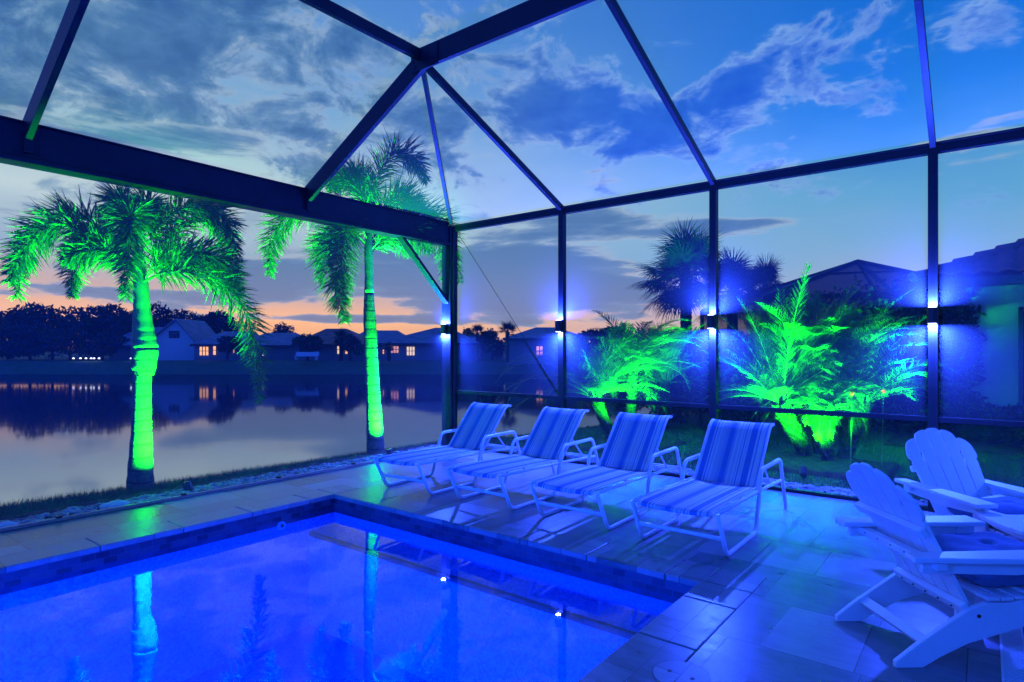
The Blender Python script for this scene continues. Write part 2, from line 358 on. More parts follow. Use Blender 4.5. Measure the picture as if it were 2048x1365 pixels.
def stripe_mat():
    m = mat('striped_sling', (.7, .7, .7), .75, spec=.2, bump=.1, bs=300); N.t = t = m.node_tree; b = t.nodes['Principled BSDF']
    tc = t.nodes.new('ShaderNodeTexCoord'); s = t.nodes.new('ShaderNodeSeparateXYZ'); t.links.new(tc.outputs['Object'], s.inputs[0])
    f = N(s.outputs[0])/.56+.5
    n = t.nodes.new('ShaderNodeValToRGB'); t.links.new(f.k, n.inputs[0]); n.color_ramp.interpolation = 'CONSTANT'; e = n.color_ramp.elements
    wh = (.78, .76, .70); bl = (.12, .27, .56); md = (.38, .47, .62); lt = (.55, .58, .62)
    st = [(0, wh), (.05, bl), (.13, wh), (.15, bl), (.17, wh), (.20, md), (.22, wh), (.25, lt), (.33, md), (.38, bl), (.46, md), (.50, wh), (.53, lt), (.57, wh),
          (.60, md), (.615, wh), (.64, bl), (.66, wh), (.68, lt), (.70, wh), (.72, bl), (.82, wh), (.85, bl), (.87, wh), (.93, lt), (.95, bl), (.965, wh)]
    while len(e) < len(st): e.new(.5)
    for i, (p, c) in enumerate(st): e[i].position = p; e[i].color = (*c, 1)
    t.links.new(n.outputs[0], b.inputs['Base Color'])
    tr = t.nodes.new('ShaderNodeBsdfTranslucent'); t.links.new(n.outputs[0], tr.inputs[0]); mx = t.nodes.new('ShaderNodeMixShader'); mx.inputs[0].default_value = .2
    t.links.new(b.outputs[0], mx.inputs[1]); t.links.new(tr.outputs[0], mx.inputs[2]); t.links.new(mx.outputs[0], t.nodes['Material Output'].inputs[0])
    return m
M['sling'] = stripe_mat()
def ground_mat():
    m = mat('lawn', (.035, .075, .02), .9, spec=.1); N.t = t = m.node_tree; b = t.nodes['Principled BSDF']; tc = t.nodes.new('ShaderNodeTexCoord')
    n = noise(tc.outputs['Object'], .8, 8, .7); n2 = noise(tc.outputs['Object'], 30, 4, .7)
    c = mixc(n.smooth(.3, .7), (.07, .18, .08), (.12, .22, .11)); c = mixc(n2.smooth(.3, .7)*.4, c, (.02, .045, .015)); t.links.new(c, b.inputs['Base Color'])
    bn = t.nodes.new('ShaderNodeBump'); bn.inputs['Strength'].default_value = .8; bn.inputs['Distance'].default_value = .03
    t.links.new(n2.k, bn.inputs['Height']); t.links.new(bn.outputs[0], b.inputs['Normal']); return m
M['lawn'] = ground_mat()
#SECTION
# ------------------------------------------------------------------ terrain and water
WZ = -1.0
SH = [(-14, -1.35), (-8, -1.15), (-5.25, -1.06), (-.94, -.77), (.93, -.55), (2.6, .0), (3.9, .15), (6, .42), (9, 1.2), (12, 3), (16, 7), (22, 15), (30, 32), (80, 120)]
def shore(y): return np.interp(y, [a for a, _ in SH], [b for _, b in SH])
def sst(x): x = np.clip(x, 0, 1); return x*x*(3-2*x)
def gh(x, y):
    dep = (x-C0.x)*DV.x+(y-C0.y)*DV.y
    near = sst((shore(y)-x)/.9+.05)
    far = sst((dep-59.5)/6.0)
    land = -.065+.02*np.sin(x*.7)*np.cos(y*.5)
    h = land*(1-near) + near*(-1.7)
    rise = np.maximum(dep-66, 0)*.0006
    h = np.where((near > .5) | (dep > 55), h*(1-far)+far*(.30+rise), h)
    dk = (x > .45) & (y < -.35) & (x < 15) & (y > -13)
    return np.where(dk, -2.6, h)
def build_ground():
    rs = np.concatenate([np.arange(1.5, 16, .11), np.arange(16, 58, 1.2), np.arange(58, 70, .5), np.geomspace(70, 1500, 30)])
    an = np.radians(np.concatenate([np.arange(-52, 52, .45), np.arange(52, 308, 4)]))
    A, Rr = np.meshgrid(an, rs, indexing='ij')
    w = 1/np.maximum(np.cos(A), .62); w = np.where(np.abs(((A+PI) % (2*PI))-PI) > 1.2, 1.6, w)
    rad = Rr*np.where(Rr < 8, 1+(w-1)*(Rr/8), w)
    x = C0.x+rad*(np.cos(A)*DV.x+np.sin(A)*RV.x); y = C0.y+rad*(np.cos(A)*DV.y+np.sin(A)*RV.y)
    z = gh(x, y); V = np.stack([x, y, z], -1).reshape(-1, 3); na, nr = x.shape
    i = np.arange(na)[:, None]; j = np.arange(nr-1)[None, :]
    a = i*nr+j; b = ((i+1) % na)*nr+j; Fq = np.stack([a, a+1, b+1, b], -1).reshape(-1, 4)
    V = np.vstack([V, [[C0.x, C0.y, -2.6]]]); c = len(V)-1
    cap = np.stack([np.full(na, c), np.arange(na)*nr, ((np.arange(na)+1) % na)*nr, ((np.arange(na)+1) % na)*nr], -1)
    o = npmesh('ground', V, Fq, M['lawn'], smooth=True); tag(o, kind='structure')
build_ground()
lk = MB(); pts = [(float(shore(y))+.55, y, WZ) for y, _ in SH[:-1]]
p1 = C0+DV*66+RV*120; p2 = C0+DV*66-RV*140; p3 = C0-RV*140-DV*10
pts += [(p1.x, p1.y, WZ), (p2.x, p2.y, WZ), (p3.x, p3.y, WZ)]
lk.add(pts, [list(range(len(pts)))]); o = recalc(lk.build('lake_water', M['lake'])); tag(o, kind='structure')
# mulch and stone beds (thin mounded sheets)
def bed(name, x0, x1, y0, y1, m, z=-.085):
    nx, ny = max(2, int((x1-x0)/.06)), max(2, int((y1-y0)/.06)); X, Y = np.meshgrid(np.linspace(x0, x1, nx), np.linspace(y0, y1, ny), indexing='ij')
    e = np.minimum.reduce([X-x0, x1-X, Y-y0, y1-Y]); Z = z+np.minimum(e, .12)*.25+.010*rng.standard_normal(X.shape); Z = np.where(e < .02, z-.12, Z)
    i = np.arange(nx-1)[:, None]; j = np.arange(ny-1)[None, :]; a = i*ny+j; Fq = np.stack([a, a+ny, a+ny+1, a+1], -1).reshape(-1, 4)
    return tag(npmesh(name, np.stack([X, Y, Z], -1), Fq, m, smooth=True), kind='structure')
bed('mulch_bed', -.62, .15, -9, .9, M['mulch'], -.045)
bed('mulch_bed', .15, 10, .06, .62, M['mulch'], -.05)
bed('mulch_bed', 4.0, 5.7, 1.35, 2.75, M['mulch'], -.03)
bed('mulch_bed', 1.3, 2.7, 1.1, 2.9, M['mulch'], -.035)
bed('mulch_bed', 5.2, 13, 4.6, 6.2, M['mulch'], -.035)
def pebbles(name, boxes, n, r0, r1, z, seed):
    r = np.random.default_rng(seed); import bmesh
    bm = bmesh.new(); bmesh.ops.create_icosphere(bm, subdivisions=1, radius=1); bm.verts.ensure_lookup_table()
    BV = np.array([v.co[:] for v in bm.verts]); BF = np.array([[v.index for v in f.verts] for f in bm.faces]); bm.free()
    Vs = []; Fs = []; k = 0
    ar = np.array([(b[1]-b[0])*(b[3]-b[2]) for b in boxes]); cnt = (ar/ar.sum()*n).astype(int)
    for b, c in zip(boxes, cnt):
        for _ in range(c):
            p = np.array([r.uniform(b[0], b[1]), r.uniform(b[2], b[3]), z+r.uniform(-.005, .015)]); s = r.uniform(r0, r1)
            sc = s*np.array([r.uniform(.8, 1.5), r.uniform(.7, 1.0), r.uniform(.4, .6)]); a = r.uniform(0, PI); v = BV*(1+r.uniform(-.12, .12, BV.shape))*sc
            v = np.stack([v[:, 0]*math.cos(a)-v[:, 1]*math.sin(a), v[:, 0]*math.sin(a)+v[:, 1]*math.cos(a), v[:, 2]], -1)
            Vs.append(v+p); Fs.append(BF+k); k += len(BV)
    return tag(npmesh(name, np.vstack(Vs), np.vstack(Fs), M['pebble'], smooth=True), 'grey river pebbles filling the strip beside the deck', 'pebbles', kind='stuff')
pebbles('river_pebbles', [(-.24, .13, -8, .3)], 2600, .018, .044, -.008, 1)
pebbles('river_pebbles', [(.2, 8.5, .09, .5)], 2600, .018, .042, -.012, 2)['label'] = 'grey river pebbles outside the long screen wall behind the loungers'
for (u, v, s, lb) in ((268, 1027, .085, 'large pale smooth rock in the pebble strip near the left palm'), (30, 1068, .07, 'pale rounded rock at the far left of the pebble strip')):
    p = GP(u, v, 0); p.x = -.04 if u > 100 else .0; p.z = .005; b = MB()
    import bmesh
    bm = bmesh.new(); bmesh.ops.create_icosphere(bm, subdivisions=3, radius=1)
    for vv in bm.verts: vv.co = Vector((vv.co.x*1.5, vv.co.y, vv.co.z*.5))*s*(1+.08*math.sin(vv.co.x*5+vv.co.y*4))
    me = bpy.data.meshes.new('rock'); bm.to_mesh(me); bm.free(); me.materials.append(M['rock']); me.polygons.foreach_set('use_smooth', [True]*len(me.polygons))
    o = bpy.data.objects.new('rock', me); COL.objects.link(o); o.location = p; o.rotation_euler[2] = 1.2; tag(o, lb, 'rock')
# grass blades
def grass(name, pts, hmin, hmax, w, label):
    n = len(pts); a = rng.uniform(0, 2*PI, n); h = rng.uniform(hmin, hmax, n); ln = rng.uniform(.1, .6, n)*h
    dx, dy = np.cos(a), np.sin(a); b = rng.uniform(0, 2*PI, n); lx, ly = np.cos(b)*ln, np.sin(b)*ln
    P = np.array(pts); V = np.zeros((n, 3, 3)); V[:, 0] = P-np.stack([dx*w, dy*w, dx*0], -1); V[:, 1] = P+np.stack([dx*w, dy*w, dx*0], -1)
    V[:, 2] = P+np.stack([lx, ly, h], -1); Fq = np.arange(n*3).reshape(n, 3)
    return tag(npmesh(name, V, Fq, M['grassblade']), label, 'grass', kind='stuff')
y = rng.uniform(-9, 1.5, 42000); x = shore(y)-.12+rng.uniform(0, 1, 42000)**1.1*(-.30-shore(y)+.02); z = gh(x, y)-.005
grass('grass', np.stack([x, y, z], -1), .035, .10, .004, 'dark green grass strip between the pebbles and the lake')
y = rng.uniform(-9, 2.5, 500); x = shore(y)-.12+rng.uniform(0, .2, 500); grass('tall_grass', np.stack([x, y, gh(x, y)], -1), .06, .13, .003, 'taller grass tufts along the lake edge')
x = rng.uniform(-.4, 13, 90000); y = .6+rng.uniform(0, 1, 90000)**1.4*11; k = (x > shore(y)-.1); x, y = x[k], y[k]
grass('grass', np.stack([x, y, gh(x, y)-.004], -1), .02, .06, .006, 'dark lawn grass behind the screen wall')
# ------------------------------------------------------------------ deck and pool
PX0, PX1, PY1, PY0 = 1.2, 5.12, -3.0, -9.4
d = MB()
d.box((1.52, PY1+.32, -.3), (14, -.0, 0)); d.box((PX1+.3, -13, -.3), (14, PY1+.32, 0)); d.box((.13, -13, -.3), (PX0+.32-.32-.3, .0, 0))
d.box((PX0-.3, PY1+.32, -.3), (1.52, 0, 0)); d.box((PX0-.3, -13, -.3), (PX1+.3, PY0-.3, 0))
o = d.build('pool_deck', M['deck']); tag(o, kind='structure')
cp = MB()
def coping(a0, a1, b0, b1, along):   # slabs with thin joints and rounded nose
    L = .61; s = a0
    while s < a1-.01:
        e = min(s+L, a1); j = .0025
        if along == 'x': cp.box((s+j, b0, -.042), (e-j, b1, .004))
        else: cp.box((b0, s+j, -.042), (b1, e-j, .004))
        s = e
coping(PX0+.0, PX1, PY1-.025, PY1+.318, 'x'); coping(PY0, PY1-.0, PX0-.298, PX0+.025, 'y'); coping(PY0, PY1-.0, PX1-.025, PX1+.298, 'y')
cp.box((PX0-.298, PY1+.002, -.042), (PX0-.002, PY1+.318, .004)); cp.box((PX1+.002, PY1+.002, -.042), (PX1+.298, PY1+.318, .004))
o = cp.build('pool_coping', M['deckl'], bevel=.009); tag(o, kind='structure')
ps = MB(); FZ = -1.25; BZ = -.33
# floor, walls, bench
ps.add([(PX0, PY0, FZ-.2), (PX1, PY0, FZ-.2), (PX1, PY1, FZ), (PX0, PY1, FZ)], [(0, 1, 2, 3)])
for a, b in (((PX0, PY0), (PX0, PY1)), ((PX0, PY1), (PX1, PY1)), ((PX1, PY1), (PX1, PY0)), ((PX1, PY0), (PX0, PY0))):
    ps.add([(a[0], a[1], FZ-.3), (b[0], b[1], FZ-.3), (b[0], b[1], -.185), (a[0], a[1], -.185)], [(0, 1, 2, 3)])
ps.box((PX0+.002, PY1-.30, FZ-.1), (PX1-.002, PY1-.002, BZ))
o = ps.build('pool_shell', M['plaster']); tag(o, kind='structure')
tl = MB()
for a, b in (((PX0, PY0), (PX0, PY1)), ((PX0, PY1), (PX1, PY1)), ((PX1, PY1), (PX1, PY0))):
    dx = Vector((b[0]-a[0], b[1]-a[1], 0)).normalized(); nr = Vector((dx.y, -dx.x, 0))*.008
    q = [Vector((a[0], a[1], -.19))+nr, Vector((b[0], b[1], -.19))+nr, Vector((b[0], b[1], -.042))+nr, Vector((a[0], a[1], -.042))+nr]; tl.add(q, [(0, 1, 2, 3)])
tl.box((PX0+.003, PY1-.308, BZ-.035), (PX1-.003, PY1-.27, BZ+.004))
o = tl.build('pool_tile_band', M['tile']); tag(o, kind='structure')
wa = MB(); wa.add([(PX0, PY0, -.145), (PX1, PY0, -.145), (PX1, PY1, -.145), (PX0, PY1, -.145)], [(0, 1, 2, 3)])
o = wa.build('pool_water', M['pool']); tag(o, kind='structure')
d_ = PD(563, 1052, 1)-C0; q_ = C0+d_*((PX0+.012-C0.x)/d_.x)
e = empty('pool_return', q_, 'small white round return fitting on the lake side wall of the pool', 'pool fitting')
b = MB(); b.tube([(-.01, 0, 0), (.008, 0, 0)], .042, 20); b.build('flange', M['poly'], e); b = MB(); b.tube([(.0085, 0, 0), (.014, 0, 0)], .016, 14); b.build('nozzle', M['black'], e)
# skimmer lid and deck drains
p = GP(1362, 1352); sk = MB(); n = 40
def disc(mb, c, r, z, h, n=40): mb.prism([Vector((c[0]+math.cos(2*PI*i/n)*r, c[1]+math.sin(2*PI*i/n)*r, z)) for i in range(n)], (0, 0, 0), (0, 0, h))
e = empty('skimmer_lid', (p.x, p.y, 0), 'round flush skimmer lid in the deck beside the pool corner', 'lid')
m_ = MB(); disc(m_, (0, 0), .125, -.002, .007); m_.build('lid', M['deckl'], e)
m_ = MB(); 
for i in range(40):
    a = 2*PI*i/40; b = 2*PI*(i+1)/40; m_.add([(math.cos(q)*r, math.sin(q)*r, .0065) for q, r in ((a, .127), (b, .127), (b, .1295), (a, .1295))], [(0, 1, 2, 3)])
m_.build('ring', M['black'], e)
for q in (-.055, .055):
    m_ = MB(); m_.box((q-.008, -.008, .0045), (q+.008, .008, .0075)); m_.build('finger_hole', M['black'], e)
e = empty('strip_drain', (6.66, -3.5, 0), 'narrow slotted strip drain set in the deck at the lower right', 'drain')
m_ = MB(); m_.box((-.045, -3, .0), (.045, 3.3, .003)); m_.build('drain_trough', M['black'], e)
m_ = MB(); m_.box((-.05, -3, .001), (-.04, 3.3, .007)); m_.box((.04, -3, .001), (.05, 3.3, .007))
yy = -3
while yy < 3.3: m_.box((-.04, yy, .001), (.04, yy+.008, .006)); yy += .018
m_.build('grate', M['poly'], e)
# ------------------------------------------------------------------ pool cage
EZ, RZ, XN, YN = 3.41, 4.45, 2.04, -2.56
cage = empty('pool_enclosure', (0, 0, 0), 'dark bronze screened pool enclosure with tall posts, heavy eave beam and hipped roof', 'pool enclosure')
def part(name, fn, m=None, **k):
    b = MB(); fn(b); return b.build(name, m or M['bronze'], cage, **k)
part('corner_post', lambda b: (b.box((-.09, -.10, 0), (.09, .05, EZ-.02)), b.box((.09, -.06, 0), (.12, .03, EZ-.02)), b.box((-.10, -.112, 0), (.10, .06, .012))), bevel=.003)
PXS = (2.07, 4.12, 6.17, 8.22, 10.27)
for x in PXS: part('post', lambda b: (b.box((x-.038, -.05, 0), (x+.038, .035, EZ-.05)), b.box((x-.012, -.054, .06), (x+.012, -.0505, EZ-.1))), bevel=.002)
part('eave_beam', lambda b: (b.box((.12, -.04, EZ-.09), (11, .035, EZ)), b.box((.12, -.055, EZ-.012), (11, -.0405, EZ+.004))), bevel=.002)
part('gutter_beam', lambda b: (b.box((-.075, -12, 3.14), (.055, -.10, EZ+.03)), b.box((-.11, -12, 3.10), (.085, -.0, 3.138)), b.box((-.10, -12, EZ+.032), (.08, 0, EZ+.045))), bevel=.002)
xs_ = (.12,)+PXS
for i in range(len(xs_)-1): part('chair_rail', lambda b: b.box((xs_[i]+.038, -.028, .83), (xs_[i+1]-.038, .028, .88)), bevel=.002)
part('base_channel', lambda b: (b.box((.13, -.03, 0), (11, .03, .035))), bevel=.003)
part('base_channel', lambda b: (b.box((.135, -12, 0), (.165, -.1, .03)), b.box((.165, -12, .004), (.18, -.1, .012))), M['channel'], bevel=.003)
for yy in [-.9-1.05*i for i in range(9)]: part('channel_clip', lambda b: b.box((.128, yy-.02, .03), (.17, yy+.02, .045)))
part('screen_brace', lambda b: b.beam((-.0, -1.05, 3.13), (-.0, -.08, 2.22), .05, .10, (1, 0, 0)), bevel=.002)
def up_of(p, q):
    return (0, 0, 1)
def rafter(name, p, q, w, h, **k): part(name, lambda b: b.beam(p, q, w, h), bevel=.002, **k)
for yy in (YN, -5.3, -8.1):
    rafter('rafter', (.05, yy, EZ-.03), (XN+.02, yy, RZ-.02), .05, .19)
    part('bracket', lambda b: (b.box((.055, yy-.10, 3.19), (.064, yy+.10, 3.205)), b.box((.055, yy-.03, 3.19), (.10, yy+.03, EZ+.02))))
rafter('cross_beam', (XN-.04, YN, RZ+.0), (11, YN, RZ+.0), .05, .21)
rafter('cross_beam', (XN, -5.3, RZ), (11, -5.3, RZ), .05, .21)
rafter('purlin', (XN, YN+.03, RZ+.03), (XN, -12, RZ+.03), .05, .11)
rafter('hip_rafter', (.06, -.04, EZ-.01), (XN, YN, RZ-.03), .045, .07)
for x in PXS:
    rafter('rafter', (x, -.02, EZ-.015), (x if x > 2.2 else XN, YN, RZ-.02), .048, .08)
    if x > 2.2: rafter('purlin', (x, YN, RZ+.03), (x, -12, RZ+.03), .05, .09)
def gusset(b):
    b.box((XN-.12, YN-.034, RZ-.13), (XN+.26, YN-.0265, RZ+.09)); 
    for i in range(16):
        a, c = random.uniform(-.1, .24), random.uniform(-.11, .07); b.box((XN+a-.006, YN-.039, RZ+c-.006), (XN+a+.006, YN-.0335, RZ+c+.006))
part('gusset_plate', gusset)
part('stay_cable', lambda b: b.tube([(.10, .0, 3.36), (2.03, .0, .9)], .0035, 6))
def scr(*q): part('screen_panel', lambda b: b.add(q, [tuple(range(len(q)))]), M['screen'])
for i in range(len(xs_)-1):
    a, b_ = xs_[i]+.04, xs_[i+1]-.04
    scr((a, .005, .885), (b_, .005, .885), (b_, .005, EZ-.09), (a, .005, EZ-.09)); scr((a, .005, .035), (b_, .005, .035), (b_, .005, .83), (a, .005, .83))
scr((-.0, -12, .03), (-.0, -.1, .03), (-.0, -.1, 3.1), (-.0, -12, 3.1))
scr((.03, -.03, EZ+.02), (PXS[0], -.03, EZ+.02), (XN, YN, RZ+.05))
scr((.03, -.03, EZ+.02), (XN, YN, RZ+.05), (.03, YN, EZ+.02))
for a, b_ in ((YN, -5.3), (-5.3, -8.1), (-8.1, -12)): scr((.03, a, EZ+.02), (XN, a, RZ+.06), (XN, b_, RZ+.06), (.03, b_, EZ+.02))
for i in range(len(PXS)-1):
    a, b_ = PXS[i], PXS[i+1]; a2 = XN if i == 0 else a
    scr((a, -.03, EZ+.02), (b_, -.03, EZ+.02), (b_, YN, RZ+.06), (a2, YN, RZ+.06)); scr((a2, YN, RZ+.09), (b_, YN, RZ+.09), (b_, -12, RZ+.09), (a2, -12, RZ+.09))
# up-and-down sconces on the posts
sc0 = None
for i, (x, yy, lb) in enumerate(((.0, -.10, 'dark up and down lamp glowing blue on the thick corner post'), (2.07, -.05, 'dark up and down lamp on the slim post right of the corner'),
        (4.12, -.05, 'dark up and down lamp on the post in front of the fan palms'), (6.17, -.05, 'dark up and down lamp on the post nearest the tiled roof, closest to the camera'),
        (8.22, -.05, None), (10.27, -.05, None))):
    if sc0 is None:
        sc0 = c = empty('post_lamp', (0, 0, 0), lb, 'wall lamp', 'blue lamps on the cage posts')
        b = MB(); b.prism([Vector((math.cos(2*PI*k/20)*.043, math.sin(2*PI*k/20)*.043-.055, 1.742)) for k in range(20)], (0, 0, 0), (0, 0, .146)); b.box((-.03, -.02, 1.77), (.03, .0, 1.86)); b.build('housing', M['black'], c)
        for z in (1.7395, 1.8905): b = MB(); b.prism([Vector((math.cos(2*PI*k/20)*.033, math.sin(2*PI*k/20)*.033-.055, z-.0015)) for k in range(20)], (0, 0, 0), (0, 0, .003)); b.build('lens', M['lens'], c)
    elif lb: c = copy_tree(sc0); c['label'] = lb
    if lb: c.location = (x, yy, 0)
    lamp('post_lamp_light', 'AREA', (x, yy-.055, 1.734), (x, yy-.055, 0), 250, BLUE, .07)
    lamp('post_lamp_light', 'AREA', (x, yy-.055, 1.897), (x, yy-.055, 4), 190, BLUE, .07)
# ------------------------------------------------------------------ palms
def cat_rom(P, n):
    P = [Vector(p) for p in P]; P = [P[0]*2-P[1]]+P+[P[-1]*2-P[-2]]; out = []
    seg = len(P)-3
    for k in range(n):
        s = k/(n-1)*seg; i = min(int(s), seg-1); t = s-i; a, b, c, d_ = P[i:i+4]
        out.append(.5*((2*b)+(-a+c)*t+(2*a-5*b+4*c-d_)*t*t+(-a+3*b-3*c+d_)*t**3))
    return out
class Leaves:
    def __init__(s): s.V = []; s.F = []; s.k = 0
    def blade(s, p, d, L, w, droop, seg=2, nrm=None):
        d = d.normalized(); sd = d.cross(nrm if nrm is not None else Vector((random.uniform(-1, 1), random.uniform(-1, 1), random.uniform(-1, 1)))).normalized()
        q = Vector(p); b = s.k; dd = d.copy()
        for i in range(seg):
            ww = w*(.75, 1.0, .7)[min(i, 2)] if i else w*.6
            s.V += [q-sd*ww, q+sd*ww]; q = q+dd*(L/seg); dd = (dd+Vector((0, 0, -droop))).normalized()
        s.V += [q-sd*w*.12, q+sd*w*.12]; s.k += 2*(seg+1)
        for i in range(seg): s.F.append((b+2*i, b+2*i+1, b+2*i+3, b+2*i+2))
    def mesh(s, name, m, parent=None, origin=None): return npmesh(name, np.array([tuple(v) for v in s.V]), s.F, m, parent, origin)
def foxtail(lv, rach, P, lmax=.34, nodes=80, per=9, w=.0085, taper=.011, bare=.1):
    C = cat_rom(P, nodes); rach.tube(C, [taper*(1-.8*i/nodes) for i in range(nodes)], 5)
    for i in range(nodes):
        s = i/(nodes-1)
        if s < bare: continue
        t = (C[min(i+1, nodes-1)]-C[max(i-1, 0)]).normalized(); a = t.orthogonal().normalized(); b = t.cross(a)
        L = lmax*(.55+.45*math.sin(PI*min(1, s*1.15)))*(1-.45*max(0, s-.75)/.25)
        for k in range(per):
            ph = random.uniform(0, 2*PI); th = math.radians(random.uniform(38, 74)); rd = a*math.cos(ph)+b*math.sin(ph)
            lv.blade(C[i]+t*random.uniform(0, .02), t*math.cos(th)+rd*math.sin(th), L*random.uniform(.75, 1.1), w*random.uniform(.7, 1.1), .22, 2)
def outside(p):
    if p.x > -.20: d_ = p-C0; p = C0+d_*((-.20-C0.x)/d_.x)
    return p
def px_path(lst): return [outside(PD(u, v, dd)) for u, v, dd in lst]
def fox_palm(name, label, base, prof, fr, d0, **k):
    e = empty(name, base, label, 'palm tree'); o_ = Vector(base)
    t = MB(); C = cat_rom([p for p, _ in prof], 60); rr = np.interp(np.linspace(0, 1, 60), np.linspace(0, 1, len(prof)), [r for _, r in prof])
    rr = [r*(1+.03*math.sin(i*2.1)) for i, r in enumerate(rr)]
    n = 36; t.tube([c-o_ for c in C[:n+1]], rr[:n+1], 20); t.build('trunk', M['foxtrunk'], e, smooth=True)
    t = MB(); t.tube([c-o_ for c in C[n:]], [r for r in rr[n:]], 20); t.build('crownshaft', M['shaft'], e, smooth=True)
    lv = Leaves(); rc = MB()
    for P in fr: foxtail(lv, rc, px_path(P), **k)
    c = lv.mesh('crown', M['frond'], e, base); c.location = (0, 0, 0)
    r_ = rc.build('rachis', M['stem'], c); r_.data.transform(Matrix.Translation(-o_))
    return e
D1 = 6.75; b1 = GP(283, 988, -.1)
pr1 = [(PD(281, 992, D1), .145), (PD(281, 940, D1), .125), (PD(283, 860, D1), .10), (PD(284, 800, D1), .092), (PD(285, 748, D1), .088), (PD(287, 740, D1), .118), (PD(290, 700, D1), .132), (PD(287, 665, D1), .11), (PD(284, 620, D1), .085), (PD(281, 560, D1), .075), (PD(275, 500, D1), .05)]
fr1 = [
 [(272, 540, 6.75), (215, 465, 6.7), (130, 428, 6.6), (60, 480, 6.5), (35, 590, 6.45)],
 [(272, 530, 6.75), (200, 480, 6.5), (110, 450, 6.2), (45, 510, 6.0), (20, 560, 5.95)],
 [(270, 560, 6.8), (225, 500, 7.1), (165, 490, 7.5), (148, 540, 7.7), (146, 590, 7.75)],
 [(278, 520, 6.75), (262, 440, 6.5), (262, 440, 6.0), (258, 510, 5.75), (252, 590, 5.7)],
 [(276, 500, 6.8), (256, 425, 6.9), (238, 400, 7.3), (222, 418, 7.7), (215, 470, 7.9)],
 [(280, 510, 6.75), (330, 440, 6.8), (395, 410, 6.9), (455, 445, 7.0), (475, 530, 7.1)],
 [(280, 530, 6.8), (330, 480, 7.1), (400, 430, 7.4), (450, 470, 7.7), (450, 540, 7.8)],
 [(285, 560, 6.75), (340, 520, 6.6), (410, 510, 6.5), (460, 545, 6.4), (478, 590, 6.4)],
 [(285, 565, 6.75), (340, 545, 6.4), (430, 560, 6.15), (492, 630, 6.0), (515, 720, 5.95), (520, 800, 5.93)],
 [(285, 555, 6.8), (350, 500, 6.9), (420, 530, 7.1), (455, 580, 7.3)],
 [(275, 520, 6.8), (285, 430, 6.9), (300, 410, 7.3), (320, 450, 7.6)],
 [(270, 545, 6.8), (225, 510, 6.6), (175, 500, 6.4), (130, 520, 6.3)],
]
fox_palm('foxtail_palm', 'short thick palm lit green, far left, its last frond drooping low over the lake', b1, pr1, fr1, D1, lmax=.33)
D2 = 9.0; b2 = GP(752, 915, -.1)
pr2 = [(PD(752, 918, D2), .135), (PD(750, 870, D2), .125), (PD(747, 800, D2), .105), (PD(744, 740, D2), .10), (PD(741, 680, D2), .098), (PD(739, 630, D2), .088), (PD(738, 590, D2), .07), (PD(738, 550, D2), .062), (PD(737, 500, D2), .065), (PD(737, 460, D2), .05), (PD(737, 430, D2), .03)]
fr2 = [
 [(735, 470, 9), (660, 425, 8.9), (580, 430, 8.8), (545, 480, 8.7), (540, 545, 8.7)],
 [(735, 490, 9), (690, 455, 8.6), (660, 490, 8.2), (672, 580, 8.0), (690, 640, 7.95)],
 [(735, 480, 9), (710, 440, 8.5), (690, 470, 7.9), (684, 540, 7.7), (690, 600, 7.7)],
 [(733, 490, 9), (690, 465, 9.2), (645, 490, 9.4), (640, 560, 9.5)],
 [(735, 450, 9), (722, 385, 9.0), (690, 360, 9.0), (660, 375, 9.1)],
 [(737, 440, 9), (735, 380, 9.2), (712, 350, 9.5), (700, 365, 9.9)],
 [(740, 440, 9), (752, 360, 8.9), (790, 308, 8.9), (830, 320, 8.9), (852, 362, 8.9)],
 [(740, 460, 9), (775, 405, 8.9), (815, 395, 8.8), (845, 420, 8.8)],
 [(742, 470, 9), (800, 425, 9.1), (860, 425, 9.3), (900, 470, 9.4), (918, 560, 9.5)],
 [(742, 480, 9), (800, 440, 9.3), (860, 450, 9.7), (890, 510, 10.0), (893, 590, 10.1)],
 [(742, 500, 9), (785, 460, 8.9), (830, 465, 8.7), (858, 500, 8.6)],
 [(742, 510, 9), (765, 480, 9.2), (800, 475, 9.5), (830, 510, 9.7)],
]
fox_palm('foxtail_palm', 'taller slim palm lit green at the middle, its trunk just left of the corner post', b2, pr2, fr2, D2, lmax=.40)
# feather palms (date palms)
def date_frond(lv, rc, base, az, el0, L, bend, lmax=.24, nodes=44, w=.0075, r0=.010):
    p = Vector(base); e = el0; pts = []; st = L/(nodes-1); wob = random.uniform(-.25, .25)
    for i in range(nodes):
        pts.append(p.copy()); a = az+wob*i/nodes; p = p+Vector((math.cos(a)*math.cos(e), math.sin(a)*math.cos(e), math.sin(e)))*st; e -= bend/nodes*(.5+1.2*i/nodes)
    rc.tube(pts, [r0*(1-.8*i/nodes) for i in range(nodes)], 5)
    for i in range(6, nodes):
        s = i/(nodes-1); t = (pts[min(i+1, nodes-1)]-pts[i-1]).normalized(); sd = t.cross(Vector((0, 0, 1))).normalized() if abs(t.z) < .98 else Vector((math.sin(az), -math.cos(az), 0)); up = sd.cross(t)
        l = lmax*1.15*(.35+.65*math.sin(PI*min(1, .12+s*.95)))
        for q in (-1, 1):
            for _ in range(1):
                th = math.radians(random.uniform(48, 62)*(1-.35*s)); lift = random.uniform(.05, .45)
                dr = t*math.cos(th)+(sd*q+up*lift).normalized()*math.sin(th)
                lv.blade(pts[i]+t*random.uniform(0, st), dr, l*random.uniform(.85, 1.1), w, .12, 2, up+sd*q*.3)
